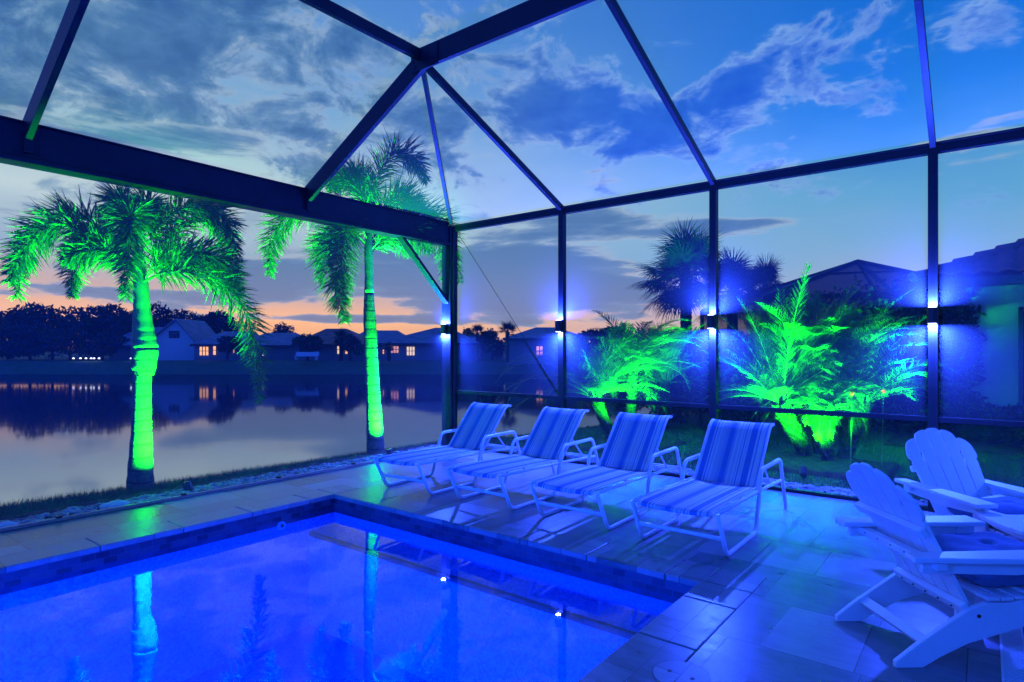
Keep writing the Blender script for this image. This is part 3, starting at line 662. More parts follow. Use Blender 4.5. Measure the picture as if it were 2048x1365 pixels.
def date_trunk(mb, P, r0, r1):
    C = cat_rom(P, 26); mb.tube(C, [r0+(r1-r0)*i/25 for i in range(26)], 12)
    for i in range(1, 26):
        t = (C[i]-C[i-1]).normalized(); a = t.orthogonal().normalized(); b = t.cross(a); r = r0+(r1-r0)*i/25
        for k in range(8):
            ph = 2*PI*(k+.5*(i % 2))/8+i*.2; rd = a*math.cos(ph)+b*math.sin(ph); c = C[i]+rd*r*.95; sd = t.cross(rd)
            mb.add([c-sd*.022-t*.02, c+sd*.022-t*.02, c+sd*.014+t*.03+rd*.03, c-sd*.014+t*.03+rd*.03, c-sd*.02+t*.02, c+sd*.02+t*.02], [(0, 1, 2, 3), (3, 2, 5, 4), (0, 3, 4), (1, 5, 2)])
def date_palm(label, base, path, specs, r0=.08, r1=.10, group='green lit feather palms behind the screen', **k):
    e = empty('feather_palm', base, label, 'palm tree', group); o_ = Vector(base)
    mb = MB(); date_trunk(mb, [Vector(p)-o_ for p in path], r0, r1); mb.build('trunk', M['datetrunk'], e)
    lv = Leaves(); rc = MB(); top = Vector(path[-1])
    for (az, el, L, bend) in specs: date_frond(lv, rc, top+Vector((math.cos(az)*.04, math.sin(az)*.04, random.uniform(-.04, .04))), az, el, L, bend, **k)
    c = lv.mesh('crown', M['datefrond'], e, base); c.location = (0, 0, 0)
    r_ = rc.build('rachis', M['stem'], c); r_.data.transform(Matrix.Translation(-o_))
    return e
AZR = TH   # azimuth of image right direction
def cr(deg): return AZR+math.radians(deg)   # 0 = image right, 90 = away, 180 = left, 270 = towards camera
def rnd(n, L, el=(10, 75), bend=(.9, 1.8), az=None):
    o = []
    for i in range(n):
        a = cr(i*137.5+random.uniform(-15, 15)) if az is None else cr(random.uniform(*az)); o.append((a, math.radians(random.uniform(*el)), L*random.uniform(.8, 1.12), random.uniform(*bend)))
    return o
gb = GP(1612, 925, -.1)
date_palm('tallest feather palm with broad bright green fronds standing upright, trunk leaning left', gb, [gb, PD(1602, 888, 8.62), PD(1582, 850, 8.6), PD(1560, 806, 8.55)],
    [(cr(300), math.radians(84), 1.85, .3), (cr(60), math.radians(80), 1.7, .4), (cr(185), math.radians(68), 1.6, .55), (cr(5), math.radians(60), 1.7, .6), (cr(0), math.radians(74), 1.6, .5), (cr(190), math.radians(78), 1.5, .4), (cr(200), math.radians(50), 1.35, .9), (cr(340), math.radians(48), 1.35, .9),
     (cr(182), math.radians(30), 1.05, 1.1), (cr(172), math.radians(15), 1.0, .9), (cr(100), math.radians(72), 1.6, .7), (cr(20), math.radians(70), 1.5, .6), (cr(150), math.radians(58), 1.5, .7), (cr(30), math.radians(35), 1.3, 1.2), (cr(230), math.radians(35), .9, 1.2)]
    + rnd(16, 1.6, (45, 80), (.5, 1.2), (0, 200)), lmax=.28, nodes=56)
gb2 = GP(1655, 935, -.1)
date_palm('short feather palm in the middle of the green lit clump, fronds arching down', gb2, [gb2, PD(1654, 900, 8.25), PD(1652, 862, 8.2), PD(1650, 822, 8.2)], rnd(22, .72, (15, 70), (1.5, 2.6)), lmax=.17, r0=.06, r1=.07, nodes=36)
gb3 = GP(1684, 925, -.1)
date_palm('feather palm at the right of the green lit clump, trunk leaning right', gb3, [gb3, PD(1698, 890, 8.65), PD(1712, 850, 8.65), PD(1728, 808, 8.65)], rnd(34, 1.4, (20, 84), (.6, 1.6)), lmax=.26)
gb4 = gb3+Vector((-.1, .9, 0))
date_palm('feather palm at the back of the green lit clump, below the neighbour screen roof', gb4, [gb4, gb4+Vector((0, 0, .5)), gb4+Vector((-.05, 0, 1.1))], rnd(38, 1.5, (25, 84), (.6, 1.4)), lmax=.27)
gbx = gb3+Vector((-.35, .35, 0))
date_palm('feather palm between the tall one and the right one, head high and dense', gbx, [gbx, gbx+Vector((-.05, 0, .6)), gbx+Vector((-.1, 0, 1.25))], rnd(34, 1.35, (30, 84), (.5, 1.3)), lmax=.27, nodes=50)
gb5 = GP(1225, 888, -.1)
date_palm('left of the two palms seen beside the second post, trunk leaning left and lit green', gb5, [gb5, PD(1216, 858, 10.25), PD(1203, 828, 10.2), PD(1190, 790, 10.1)], rnd(38, 1.4, (15, 84), (.8, 1.9))+[(cr(180), math.radians(35), 1.9, 1.7), (cr(172), math.radians(50), 1.9, 1.8), (cr(188), math.radians(20), 1.7, 1.5), (cr(178), math.radians(62), 1.8, 1.9), (cr(195), math.radians(42), 1.7, 1.9)], lmax=.27, r0=.07, r1=.085)
gb6 = GP(1262, 880, -.1)
date_palm('upright feather palm just right of the leaning one, head glowing yellow green', gb6, [gb6, gb6+Vector((0, 0, .4)), gb6+Vector((.03, .02, 1.25))], rnd(36, 1.3, (0, 84), (.8, 1.8)), lmax=.26, r0=.06, r1=.08)
gb7 = GP(1330, 860, -.1)
date_palm('darker feather palm right of the upright one, in shade behind the third lounger', gb7, [gb7, gb7+Vector((0, 0, .5)), gb7+Vector((0, .05, .95))], rnd(34, 1.35, (5, 84), (.8, 1.8)), lmax=.26, r0=.06, r1=.08)
# fan palms
def fan_palm(label, base, top, n, R_, spread, cat='palm tree', group='fan palms against the sky', rt=.16):
    e = empty('fan_palm', base, label, cat, group); o_ = Vector(base); mb = MB(); date_trunk(mb, [Vector((0, 0, 0)), (Vector(top)-o_)*.5, Vector(top)-o_], rt*.8, rt); mb.build('trunk', M['datetrunk'], e)
    lv = Leaves(); rc = MB()
    for i in range(n):
        a = i*2.4+random.uniform(-.2, .2); el = math.radians(random.uniform(-40, 85)); d_ = Vector((math.cos(a)*math.cos(el), math.sin(a)*math.cos(el), math.sin(el)))
        pl = spread*random.uniform(.75, 1.1); h = Vector(top)+d_*pl*.5+Vector((0, 0, .04)); c = Vector(top)+d_*pl+Vector((0, 0, -.12*pl)); rc.tube([Vector(top), h, c], [.02, .014, .01], 5)
        sd = d_.cross(Vector((0, 0, 1))).normalized(); up = sd.cross(d_); tilt = random.uniform(-.5, .5); nn = (up*math.cos(tilt)+d_*math.sin(tilt)).normalized(); fd = (d_-nn*d_.dot(nn)).normalized(); s2 = fd.cross(nn)
        for k in range(34):
            th = math.radians(-125+250*k/33+random.uniform(-3, 3)); q = fd*math.cos(th)+s2*math.sin(th)-Vector((0, 0, .12)); lv.blade(c, q, R_*random.uniform(.8, 1.05)*(1-.25*abs(th)/2.2), .017, .22, 3, nn)
    c = lv.mesh('crown', M['fan'], e, base); c.location = (0, 0, 0); r_ = rc.build('petioles', M['fan'], c); r_.data.transform(Matrix.Translation(-o_)); return e
for (u, v, dd, n, R_, sp, lb) in ((1372, 552, 16.5, 62, .9, .85, 'large round headed fan palm silhouetted against the sky left of the third post'), (1465, 585, 17.5, 44, .8, .7, 'fan palm crown directly right of the third post, lit blue'),
        (1530, 575, 18.5, 26, .7, .5, 'smallest fan palm, rightmost of the three, touching the green fronds')):
    tp = PD(u, v, dd); bs = Vector((tp.x, tp.y, -.1)); fan_palm(lb, bs, tp, n, R_, sp)
# shrubs, hedges, trees
def leaf_cloud(lobes, n, size, seed):
    r = np.random.default_rng(seed); lob = np.array(lobes, dtype=float); vol = lob[:, 3]*lob[:, 4]*lob[:, 5]; pick = r.choice(len(lob), n, p=vol/vol.sum()); L = lob[pick]
    d_ = r.standard_normal((n, 3)); d_ /= np.linalg.norm(d_, axis=1)[:, None]; rad = r.uniform(.35, 1.0, n)**.5*(1+.22*np.sin(d_[:, 0]*7+pick)*np.cos(d_[:, 2]*9+d_[:, 1]*5))
    P = L[:, :3]+d_*rad[:, None]*L[:, 3:6]; a = r.standard_normal((n, 3)); a /= np.linalg.norm(a, axis=1)[:, None]; b = np.cross(a, r.standard_normal((n, 3))); b /= np.linalg.norm(b, axis=1)[:, None]
    s = size*r.uniform(.6, 1.3, n)[:, None]; V = np.stack([P-a*s, P+b*s*.42, P+a*s, P-b*s*.42], 1); return V.reshape(-1, 3), np.arange(n*4).reshape(n, 4)
def tree(name, label, cat, base, lobes, n, size, seed, m, trunk_r=.1, group=None, limbs=4):
    e = empty(name, base, label, cat, group); V, Fq = leaf_cloud(lobes, n, size, seed); c = npmesh('crown', V, Fq, m, e)
    r = random.Random(seed); t = MB(); zc = np.mean([l[2] for l in lobes]); t.tube([(0, 0, -.2), (0.02, 0, zc*.5), (0, .03, zc)], [trunk_r, trunk_r*.7, trunk_r*.4], 8)
    for k in range(limbs): l = r.choice(lobes); t.tube([(0, 0, zc*.35), (l[0]*.5, l[1]*.5, (zc*.35+l[2])*.5+.05), (l[0], l[1], l[2])], [trunk_r*.5, trunk_r*.35, trunk_r*.12], 6)
    t.build('trunk', M['datetrunk'], e); return e
def shrub(u, v, dd, w, h, label, seed, n=5000, size=.07, m=None, name='shrub', group='dark shrubs behind the screen wall', zb=-.1):
    p = PD(u, v, dd); r = random.Random(seed); lobes = []
    for k in range(9): lobes.append((r.uniform(-w, w)*.7, r.uniform(-.4, .4)*w, h*r.uniform(.3, .78), w*r.uniform(.3, .5), w*.4, h*r.uniform(.22, .36)))
    return tree(name, label, 'shrub', (p.x, p.y, zb), lobes, n, size, seed, m or M['leaf'], .05, group)
shrub(1310, 700, 13.5, 1.5, 2.0, 'dark shrub behind the palms seen between the second and third posts', 11)
shrub(1400, 700, 12.5, 1.3, 1.95, 'blue tinted shrub mass just left of the third post', 12)
shrub(1475, 700, 12.0, 1.3, 1.9, 'blue lit shrub just right of the third post', 13)
shrub(1590, 700, 13, 1.6, 2.3, 'shrub standing behind the upright green fronds', 14)
shrub(1700, 700, 12.2, 1.5, 2.9, 'tall leafy shrub behind the right green palm', 15, 8000)
shrub(1790, 700, 11.4, 1.2, 2.7, 'tall dark shrub left of the nearest post', 16, 8000)
shrub(1848, 700, 11.0, .9, 2.2, 'narrow dark shrub next to the downspout', 17)
shrub(1905, 700, 10.6, .7, .9, 'low shrub at the corner of the tan house', 18, 3000)
shrub(1985, 700, 10.0, .8, .75, 'rounded small leaved hedge under the neighbour window', 19, 6000, .045)
shrub(2060, 700, 9.4, .8, .7, 'small leaved hedge cut by the right edge of the picture', 20, 6000, .045)
for u, v, s, lb in ((1700, 789, .035, 'orange bloom between the green palms'), (1763, 783, .03, 'orange bloom right of the green palm clump'), (1701, 812, .02, 'tiny orange bloom low between the green palms')):
    p = PD(u, v, 7.9); e = empty('flower', (p.x, p.y, -.1), lb, 'flower', 'orange blooms'); b = MB(); b.tube([(0, 0, 0), (.02, .02, p.z+.1)], [.006, .004], 6); b.build('stem', M['stem'], e)
    lv = Leaves()
    for k in range(60): dd = Vector((random.gauss(0, 1), random.gauss(0, 1), random.gauss(0, 1))).normalized(); lv.blade(Vector((.02, .02, p.z+.1)), dd, s, s*.3, .1, 2)
    lv.mesh('petals', M['orange'], e)
# ------------------------------------------------------------------ green garden spotlights
def garden_spot(label, base, aim, power, spot=70, h=.13, blend=.5):
    e = empty('garden_spotlight', base, label, 'spotlight', 'garden spotlights'); aimv = (Vector(aim)-Vector(base)-Vector((0, 0, h))).normalized(); top = Vector((0, 0, h))
    b = MB(); b.tube([(0, 0, -.05), (0, 0, h*.6)], .012, 8); b.build('stake', M['black'], e); b = MB(); b.tube([top-aimv*.07, top-aimv*.05, top+aimv*.05], [.025, .045, .045], 16, cap=True); b.build('housing', M['black'], e, smooth=False)
    b = MB(); b.tube([top+aimv*.0505, top+aimv*.053], .038, 16); b.build('lens', M['gpool'], e)
    lp = Vector(base)+top+aimv*.075; lamp('garden_spotlight_light', 'SPOT', lp, lp+aimv, power, GREEN, .03, spot, blend)
garden_spot('black spotlight on the mulch to the right of the left palm trunk', GP(376, 999, -.09), PD(283, 600, 6.8)+Vector((-.55, 0, -.1)), 6500, 98, .13, 1.0)
garden_spot('black spotlight at the foot of the taller lake palm', Vector((-.13, -1.1, -.1)), PD(738, 560, 9.1)+Vector((-.45, 0, -.1)), 7000, 86, .13, 1.0)
garden_spot('black spotlight on the ground in front of the green palm clump', GP(1607, 962, -.09), PD(1590, 600, 8.7)+Vector((0, .55, -.15)), 6000, 88, .11, 1.0)
garden_spot('spotlight at the foot of the leaning palm, behind the second lounger', GP(1262, 905, -.09), PD(1230, 620, 10.3)+Vector((0, .55, -.15)), 4200, 96, .11, 1.0)
garden_spot('added spotlight hidden on the lawn behind the farther patio chair, brightening the right palms', GP(1905, 935, -.09), PD(1690, 640, 9.6)+Vector((0, .3, -.1)), 9500, 60, .1, 1.0)  # unseen extra spotlight, added to spread green light over the right palms and shrubs
#SECTION2
# ------------------------------------------------------------------ sun loungers
def arc_path(P, r=.05, n=5):
    P = [Vector(p) for p in P]; out = [P[0]]
    for i in range(1, len(P)-1):
        a = P[i]+(P[i-1]-P[i]).normalized()*min(r, (P[i-1]-P[i]).length*.45); b = P[i]+(P[i+1]-P[i]).normalized()*min(r, (P[i+1]-P[i]).length*.45)
        for k in range(n+1): t = k/n; out.append(a*(1-t)**2+P[i]*2*t*(1-t)+b*t*t)
    out.append(P[-1]); return out
def make_lounger():
    e = empty('sun_lounger', (0, 0, 0), '-', 'sun lounger', 'striped sun loungers in a row by the pool')
    hw = .33
    for s in (-1, 1):
        b = MB(); x = s*hw; r = .019
        b.tube(arc_path([(x, -.21, .345), (x, -.035, .016), (x, .67, .016), (x, .83, .50), (x, 1.42, .505), (x, 1.62, .012)], .06), [r]*100 if False else r, 10, sx=.8)
        b.build('side_frame', M['white'], e, smooth=True)
        b = MB(); b.tube(arc_path([(x-s*.012, -.20, .345), (x-s*.012, .9, .325), (x-s*.012, 1.50, .30)], .2), .014, 10); b.build('seat_rail', M['white'], e, smooth=True)
        b = MB(); b.tube([(s*.27, .89, .33), (s*.27, 1.30, .78), (s*.27, 1.36, .815), (s*.27, 1.42, .81)], .012, 8); b.build('back_rail', M['white'], e, smooth=True)
        b = MB(); b.tube([(s*.25, 1.10, .55), (s*.25, 1.36, .30)], .009, 8); b.build('back_strut', M['white'], e, smooth=True)
    b = MB(); b.tube(arc_path([(-hw, -.11, .15), (0, -.15, .17), (hw, -.11, .15)], .3, 8), .016, 8, sx=.6); b.build('front_crossbar', M['white'], e, smooth=True)
    for y_, z_, w_ in ((1.36, .302, hw), (1.46, .30, hw), (1.42, .81, .27)): b = MB(); b.tube([(-w_, y_, z_), (w_, y_, z_)], .010, 8); b.build('rear_crossbar', M['white'], e, smooth=True)
    def sling(P, name, sag):
        V = []; n = 12; m = len(P)
        for i, (y_, z_) in enumerate(P):
            for k in range(n+1): t = k/n*2-1; V.append((t*.282, y_, z_-sag*(1-t*t)))
        Fq = [(i*(n+1)+k, i*(n+1)+k+1, (i+1)*(n+1)+k+1, (i+1)*(n+1)+k) for i in range(m-1) for k in range(n)]
        o = npmesh(name, np.array(V), Fq, M['sling'], e, smooth=True); sm = o.modifiers.new('thick', 'SOLIDIFY'); sm.thickness = .004
    sling([(-.215, .325), (-.21, .35), (-.17, .36), (.1, .358), (.4, .352), (.7, .345), (.89, .34)], 'seat_sling', .014)
    sling([(.895, .342), (1.0, .462), (1.15, .632), (1.28, .778), (1.33, .818), (1.38, .834), (1.42, .828), (1.435, .812)], 'back_sling', .012)
    return e
L0 = make_lounger()
labs = ['farthest striped lounger, its back against the thick corner post', 'second striped lounger from the left, behind the slim second post', 'third striped lounger from the left, in front of the leaning palm', 'nearest striped lounger, rightmost of the four and closest to the chairs']
for i, (x, y_, a) in enumerate(((1.72, -2.42, .02), (2.74, -2.36, -.012), (3.76, -2.38, .01), (4.75, -2.42, .0))):
    c = L0 if i == 0 else copy_tree(L0); c.location = (x, y_, 0); c.rotation_euler[2] = a; c['label'] = labs[i]
# ------------------------------------------------------------------ adirondack chairs
def make_adirondack(label):
    e = empty('adirondack_chair', (0, 0, 0), label, 'chair', 'white slatted patio chairs')
    pl = M['poly']
    for s in (-1, 1):   # side boards, y forward
        x = s*.245; b = MB()
        up_ = [(0, .0), (.0, .03), (.10, .105), (.36, .275), (.44, .30), (.55, .30), (.68, .325), (.80, .36), (.86, .345), (.87, .26)]
        lo_ = [(.74, .22), (.55, .165), (.35, .11), (.22, .05), (.13, .0)]
        poly = [Vector((x, a, z)) for a, z in up_+lo_]; b.prism(poly, (-.013, 0, 0), (.013, 0, 0)); recalc(b.build('side_board', pl, e, bevel=.004))
        for (a, z) in ((.40, .24), (.80, .26)): b = MB(); b.tube([(x+s*.012, a, z), (x+s*.016, a, z)], .009, 8); b.build('bolt', M['screw'], e)
        b = MB(); b.box((x+s*.013 if s > 0 else x-.039, .70, 0), (x+.039 if s > 0 else x-.013, .80, .515)); b.build('front_leg', pl, e, bevel=.004)
        b = MB(); ax = s*.30; poly = [Vector((ax+s*q, a, .53)) for q, a in ((-.055, .05), (.03, .04), (.07, .6), (.075, .84), (-.07, .84), (-.075, .7))]; b.prism(poly, (0, 0, -.013), (0, 0, .013)); recalc(b.build('arm', pl, e, bevel=.006))
        b = MB(); b.prism([Vector((s*.285, a, z)) for a, z in ((.1, .517), (.78, .517), (.78, .46), (.55, .445), (.1, .46))], (-.012, 0, 0), (.012, 0, 0)); recalc(b.build('arm_support', pl, e, bevel=.003))
        b = MB(); b.tube([(s*.285+s*.012, .16, .49), (s*.285+s*.017, .16, .49)], .009, 8); b.build('bolt', M['screw'], e)
    # back slats: fan, leaning
    B0, B1 = Vector((0, .40, .24)), Vector((0, .005, .915)); bd = (B1-B0).normalized(); Lb = (B1-B0).length; nb = bd.cross(Vector((1, 0, 0))).normalized()
    HI = (.895, .982, .985, .982, .895); HO = (.74, .895, .985, .895, .74)
    for k in range(5):
        x0 = (k-2)*.088; x1 = (k-2)*.112; w0 = .041; w1 = .052; h = Lb; pts = []
        n = 10; tl_ = 1 if k < 2 else (-1 if k > 2 else 0)
        def P(xx, hh): return B0+Vector((xx, 0, 0))+bd*hh
        hc = h*.80*(.9 if k in (0, 4) else 1)
        pts = [P(x0-w0, 0), P(x0+w0, 0)]
        xm = x0+(x1-x0)*.72; wm = w0+(w1-w0)*.72
        pts += [P(xm+wm, hc*.9), P(xm+wm-.005, hc*.93), P(x1+w1-.002, hc*.97)]
        ends = []
        for q in range(n+1):
            t = q/n; xx = w1-2*w1*t; asy = tl_*(t-.5)
            if tl_ == 0: hh = h-.02*(2*t-1)**4
            else:
                s_ = (1-t) if tl_ > 0 else t        # s_: 1 at inner side, 0 at outer side
                hh = h*(HO[k]+(HI[k]-HO[k])*math.sqrt(max(0, 1-(1-s_)**2)))-(.012 if s_ > .97 else 0)
            ends.append(P(x1+xx, hh))
        pts += ends+[P(x1-w1+.002, hc*.97), P(xm-wm+.005, hc*.93), P(xm-wm, hc*.9)]
        b = MB(); b.prism(pts, -nb*.010, nb*.010); recalc(b.build('back_slat', pl, e, bevel=.003))
    for h, w, t_, nm in ((.60, .26, .045, 'back_rail'), (.06, .245, .05, 'back_rail')):
        c = B0+bd*h*1.0*Lb-Vector((0, .0, 0)); c = c+Vector((0, -.028, -.012)); b = MB(); b.beam(c-Vector((w, 0, 0)), c+Vector((w, 0, 0)), .036, t_, bd); b.build(nm, pl, e, bevel=.005)
    for k in range(5):
        x = (k-2)*.105; b = MB(); b.tube([(x, .146, .496), (x, .1425, .496)], .004, 8); b.build('screw', M['screw'], e)
        c = B0+bd*.06*Lb+Vector((x*.85, -.046, -.022)); b = MB(); b.tube([c, c-Vector((0, .006, 0))], .004, 8); b.build('screw', M['screw'], e)
    b = MB(); b.box((-.325, .145, .478), (.325, .20, .513)); o = b.build('arm_rail', pl, e, bevel=.004)
    for k in range(7):
        b = MB(); y_ = .44+k*.068; z = float(np.interp(y_, [.44, .55, .68, .80, .88], [.302, .303, .327, .362, .35]))+.009; b.box((-.262, y_, z), (.262, y_+.060, z+.016)); b.build('seat_slat', pl, e, bevel=.003)
    b = MB(); b.beam((-.235, .16, .11), (.235, .16, .11), .03, .05, (0, .8, .6)); b.build('stretcher', pl, e, bevel=.003)
    return e
def cushion(loc, rz, label):
    n = 24; V = []; 
    for sgn in (1, -1):
        for i in range(n+1):
            for j in range(n+1):
                a, b = i/n*2-1, j/n*2-1; prof = ((1-abs(a)**5)*(1-abs(b)**5))**.5
                t1 = 1-.5*math.exp(-((a/.13)**2+(b/.13)**2)); q = .055*prof*t1*1.5*(1+.12*math.cos(a*6)*math.cos(b*6))
                V.append((a*.24, b*.23, 0.08+sgn*q+ (.012*b if True else 0)))
    m = (n+1)**2; Fq = []
    for s in range(2):
        for i in range(n):
            for j in range(n):
                a = s*m+i*(n+1)+j; f = (a, a+n+1, a+n+2, a+1); Fq.append(f if s == 0 else f[::-1])
    e = empty('seat_cushion', loc, label, 'cushion', 'blue seat cushions', rz); npmesh('cover', np.array(V), Fq, M['cushion'], e, smooth=True)
    b = MB(); b.tube([(-.2, -.23, .05), (-.22, -.29, .03), (-.19, -.31, .02), (-.15, -.29, .03), (-.17, -.24, .04)], .003, 6); b.build('tie', M['cushion'], e); return e
A1 = make_adirondack('nearer white slatted patio chair at the lower right, seen from behind with a blue cushion')
n1 = GP(1792, 1337, 0); n0 = GP(1669, 1240, 0); mid = (n1+n0)/2; lat = (n1-n0).normalized(); fw = Vector((-lat.y, lat.x, 0))
A1.location = mid; A1.rotation_euler[2] = math.atan2(lat.y, lat.x)
rz1 = A1.rotation_euler[2]
cushion(mid+fw*.66+Vector((0, 0, .345)), rz1, 'puffy blue cushion on the seat of the nearer patio chair')
A2 = copy_tree(A1); A2['label'] = 'farther white slatted patio chair facing the camera side, behind the round table edge'
f2 = math.radians(-47); A2.rotation_euler[2] = f2-PI/2; A2.location = (6.22, -1.24, 0); A2.scale = (.985,)*3
cushion(Vector((6.22, -1.24, 0))+Vector((math.cos(f2), math.sin(f2), 0))*.66+Vector((0, 0, .345)), f2-PI/2, 'blue cushion on the farther patio chair, partly hidden by the table')
# round table
tc_ = C0+DV*3.5+RV*3.68; R_T = .82
e = empty('round_table', (tc_.x, tc_.y, 0), 'round white slatted patio table cut off by the right edge of the picture', 'table')
b = MB(); n = 64
for i in range(8):   # wedge boards
    a0 = 2*PI*i/8+.012; a1 = 2*PI*(i+1)/8-.012; pts = [Vector((math.cos(a0+(a1-a0)*k/8)*R_T, math.sin(a0+(a1-a0)*k/8)*R_T, 0)) for k in range(9)]+[Vector((math.cos(a1-(a1-a0)*k/8)*.33, math.sin(a1-(a1-a0)*k/8)*.33, 0)) for k in range(9)]
    b.prism(pts, (0, 0, .455), (0, 0, .48))
b.build('table_top', M['poly'], e, bevel=.004)
b = MB(); disc(b, (0, 0), .32, .455, .029, 48); b.build('centre_disc', M['poly'], e, bevel=.004)
b = MB(); b.prism([Vector((math.cos(2*PI*i/48)*(R_T-.05), math.sin(2*PI*i/48)*(R_T-.05), .42)) for i in range(48)], (0, 0, 0), (0, 0, .034)); b.build('apron', M['poly'], e)
for k in range(4):
    a = PI/4+k*PI/2+.35; b = MB(); x, y_ = math.cos(a)*.5, math.sin(a)*.5; b.box((x-.04, y_-.04, 0), (x+.04, y_+.04, .42)); b.build('leg', M['poly'], e, bevel=.004)
# ------------------------------------------------------------------ neighbour house on the right
hx, hy = 6.15, 6.35
e = empty('tan_house', (hx, hy, 0), 'tan stucco house with barrel tile roof at the right edge', 'house')
b = MB(); b.box((0, 0, -.3), (14, 9, 2.62)); b.build('wall', M['stucco'], e)
b = MB(); b.box((.9, -.03, .35), (3.2, -.002, 2.15)); w = b.build('window', M['darkglass'], e)
b = MB(); b.box((.84, -.06, .3), (.9, 0, 2.2)); b.box((.84, -.06, 2.15), (3.26, -.001, 2.21)); b.box((3.2, -.06, .3), (3.26, 0, 2.2)); b.box((.84, -.07, .27), (3.26, -.001, .33)); b.box((1.55, -.05, .33), (1.6, -.03, 2.15)); b.build('frame', M['fascia'], w)
b = MB(); b.box((-.58, -.58, 2.55), (14.5, -.46, 2.72)); b.box((-.58, -.46, 2.55), (-.46, 9.5, 2.72)); b.build('gutter', M['fascia'], e, bevel=.02)
b = MB(); b.box((-.46, -.46, 2.60), (14.5, 9.4, 2.62)); b.build('soffit', M['stucco'], e)
b = MB(); b.tube(arc_path([(-.5, -.5, 2.55), (-.5, -.5, 2.45), (-.05, -.07, 2.2), (-.05, -.07, -.1)], .1), .045, 8); b.build('downspout', M['fascia'], e)
def tiled(P0, U, Vv, nu, nv, name, e, m, amp=.05, clipf=None):
    P0, U, Vv = Vector(P0), Vector(U), Vector(Vv); nn = U.cross(Vv).normalized(); V = []; q = 8; W_ = nu*q+1; rows = nv*2
    for r in range(nv):
        for h in (0, 1):
            for c in range(W_):
                s = c/(W_-1); t = (r+h)/nv; off = amp*abs(math.sin(PI*c/q))+(.045 if h == 0 else .0)
                if clipf: s = clipf(s, t)
                V.append(P0+U*s+Vv*t+nn*off)
    Fq = []
    for r in range(rows-1):
        for c in range(W_-1): a = r*W_+c; Fq.append((a, a+1, a+W_+1, a+W_))
    return npmesh(name, np.array([tuple(v) for v in V]), Fq, m, e)
rise = .42; Ln = 15.1; dpt = 5.0
tiled((-.62, -.62, 2.70), (Ln, 0, 0), (0, dpt, dpt*rise), 52, 14, 'roof', e, M['redtile'], clipf=lambda s, t: max(s, t*dpt/Ln))
tiled((-.62, 9.4, 2.70), (0, -10.02, 0), (dpt, 0, dpt*rise), 34, 14, 'roof', e, M['redtile'], clipf=lambda s, t: min(max(s, t*dpt/10.02), 1-t*dpt/10.02))
b = MB()
for k in range(17):
    p = Vector((-.6+k*.3, -.6+k*.3, 2.76+k*.3*rise)); b.tube([p, p+Vector((.34, .34, .34*rise-.03))], [.095, .075], 10)
b.build('hip_cap', M['redtile'], e)
# neighbour screened enclosure
e = empty('neighbour_enclosure', PD(1715, 720, 16), 'dark pyramid roofed screen enclosure beyond the green palms', 'screen enclosure'); e.location.z = -.1; e.rotation_euler[2] = TH
Z0 = .1
pk = Vector((0, 0, 3.82+Z0)); A_ = Vector((-3.0, -1.2, 2.75+Z0)); B_ = Vector((2.6, -1.2, 2.95+Z0)); C_ = Vector((3.6, 3.5, 2.95+Z0)); D_ = Vector((-3.0, 3.5, 2.75+Z0))
dk_ = mat('dense_screen', (.03, .05, .08), .8); N.t = t = dk_.node_tree
tr = t.nodes.new('ShaderNodeBsdfTransparent'); mx = t.nodes.new('ShaderNodeMixShader'); mx.inputs[0].default_value = .82
t.links.new(tr.outputs[0], mx.inputs[1]); t.links.new(t.nodes['Principled BSDF'].outputs[0], mx.inputs[2]); t.links.new(mx.outputs[0], t.nodes['Material Output'].inputs[0])
dn = lambda q: Vector((q.x, q.y, 0))
for tri in ((A_, B_, pk), (B_, C_, pk), (C_, D_, pk), (D_, A_, pk), (A_, B_, dn(B_), dn(A_)), (B_, C_, dn(C_), dn(B_)), (C_, D_, dn(D_), dn(C_))): b = MB(); b.add(tri, [tuple(range(len(tri)))]); b.build('screen_panel', dk_, e)
for p_, q_, w_ in ((A_, pk, .12), (B_, pk, .12), (C_, pk, .1), (D_, pk, .1), (A_, B_, .12), (B_, C_, .1), (A_, D_, .1), ((A_+B_)/2, pk, .08), (A_*.35+pk*.65, B_*.35+pk*.65, .06)): b = MB(); b.beam(p_, q_, w_*.6, w_); b.build('beam', M['bronze'], e)
for p_ in (A_, B_, (A_+B_)/2, C_, D_): b = MB(); b.box((p_.x-.05, p_.y-.05, 0), (p_.x+.05, p_.y+.05, p_.z)); b.build('post', M['bronze'], e)
b = MB(); b.beam(A_+Vector((0, 0, -1)), B_+Vector((0, 0, -1.1)), .05, .06); b.build('beam', M['bronze'], e)
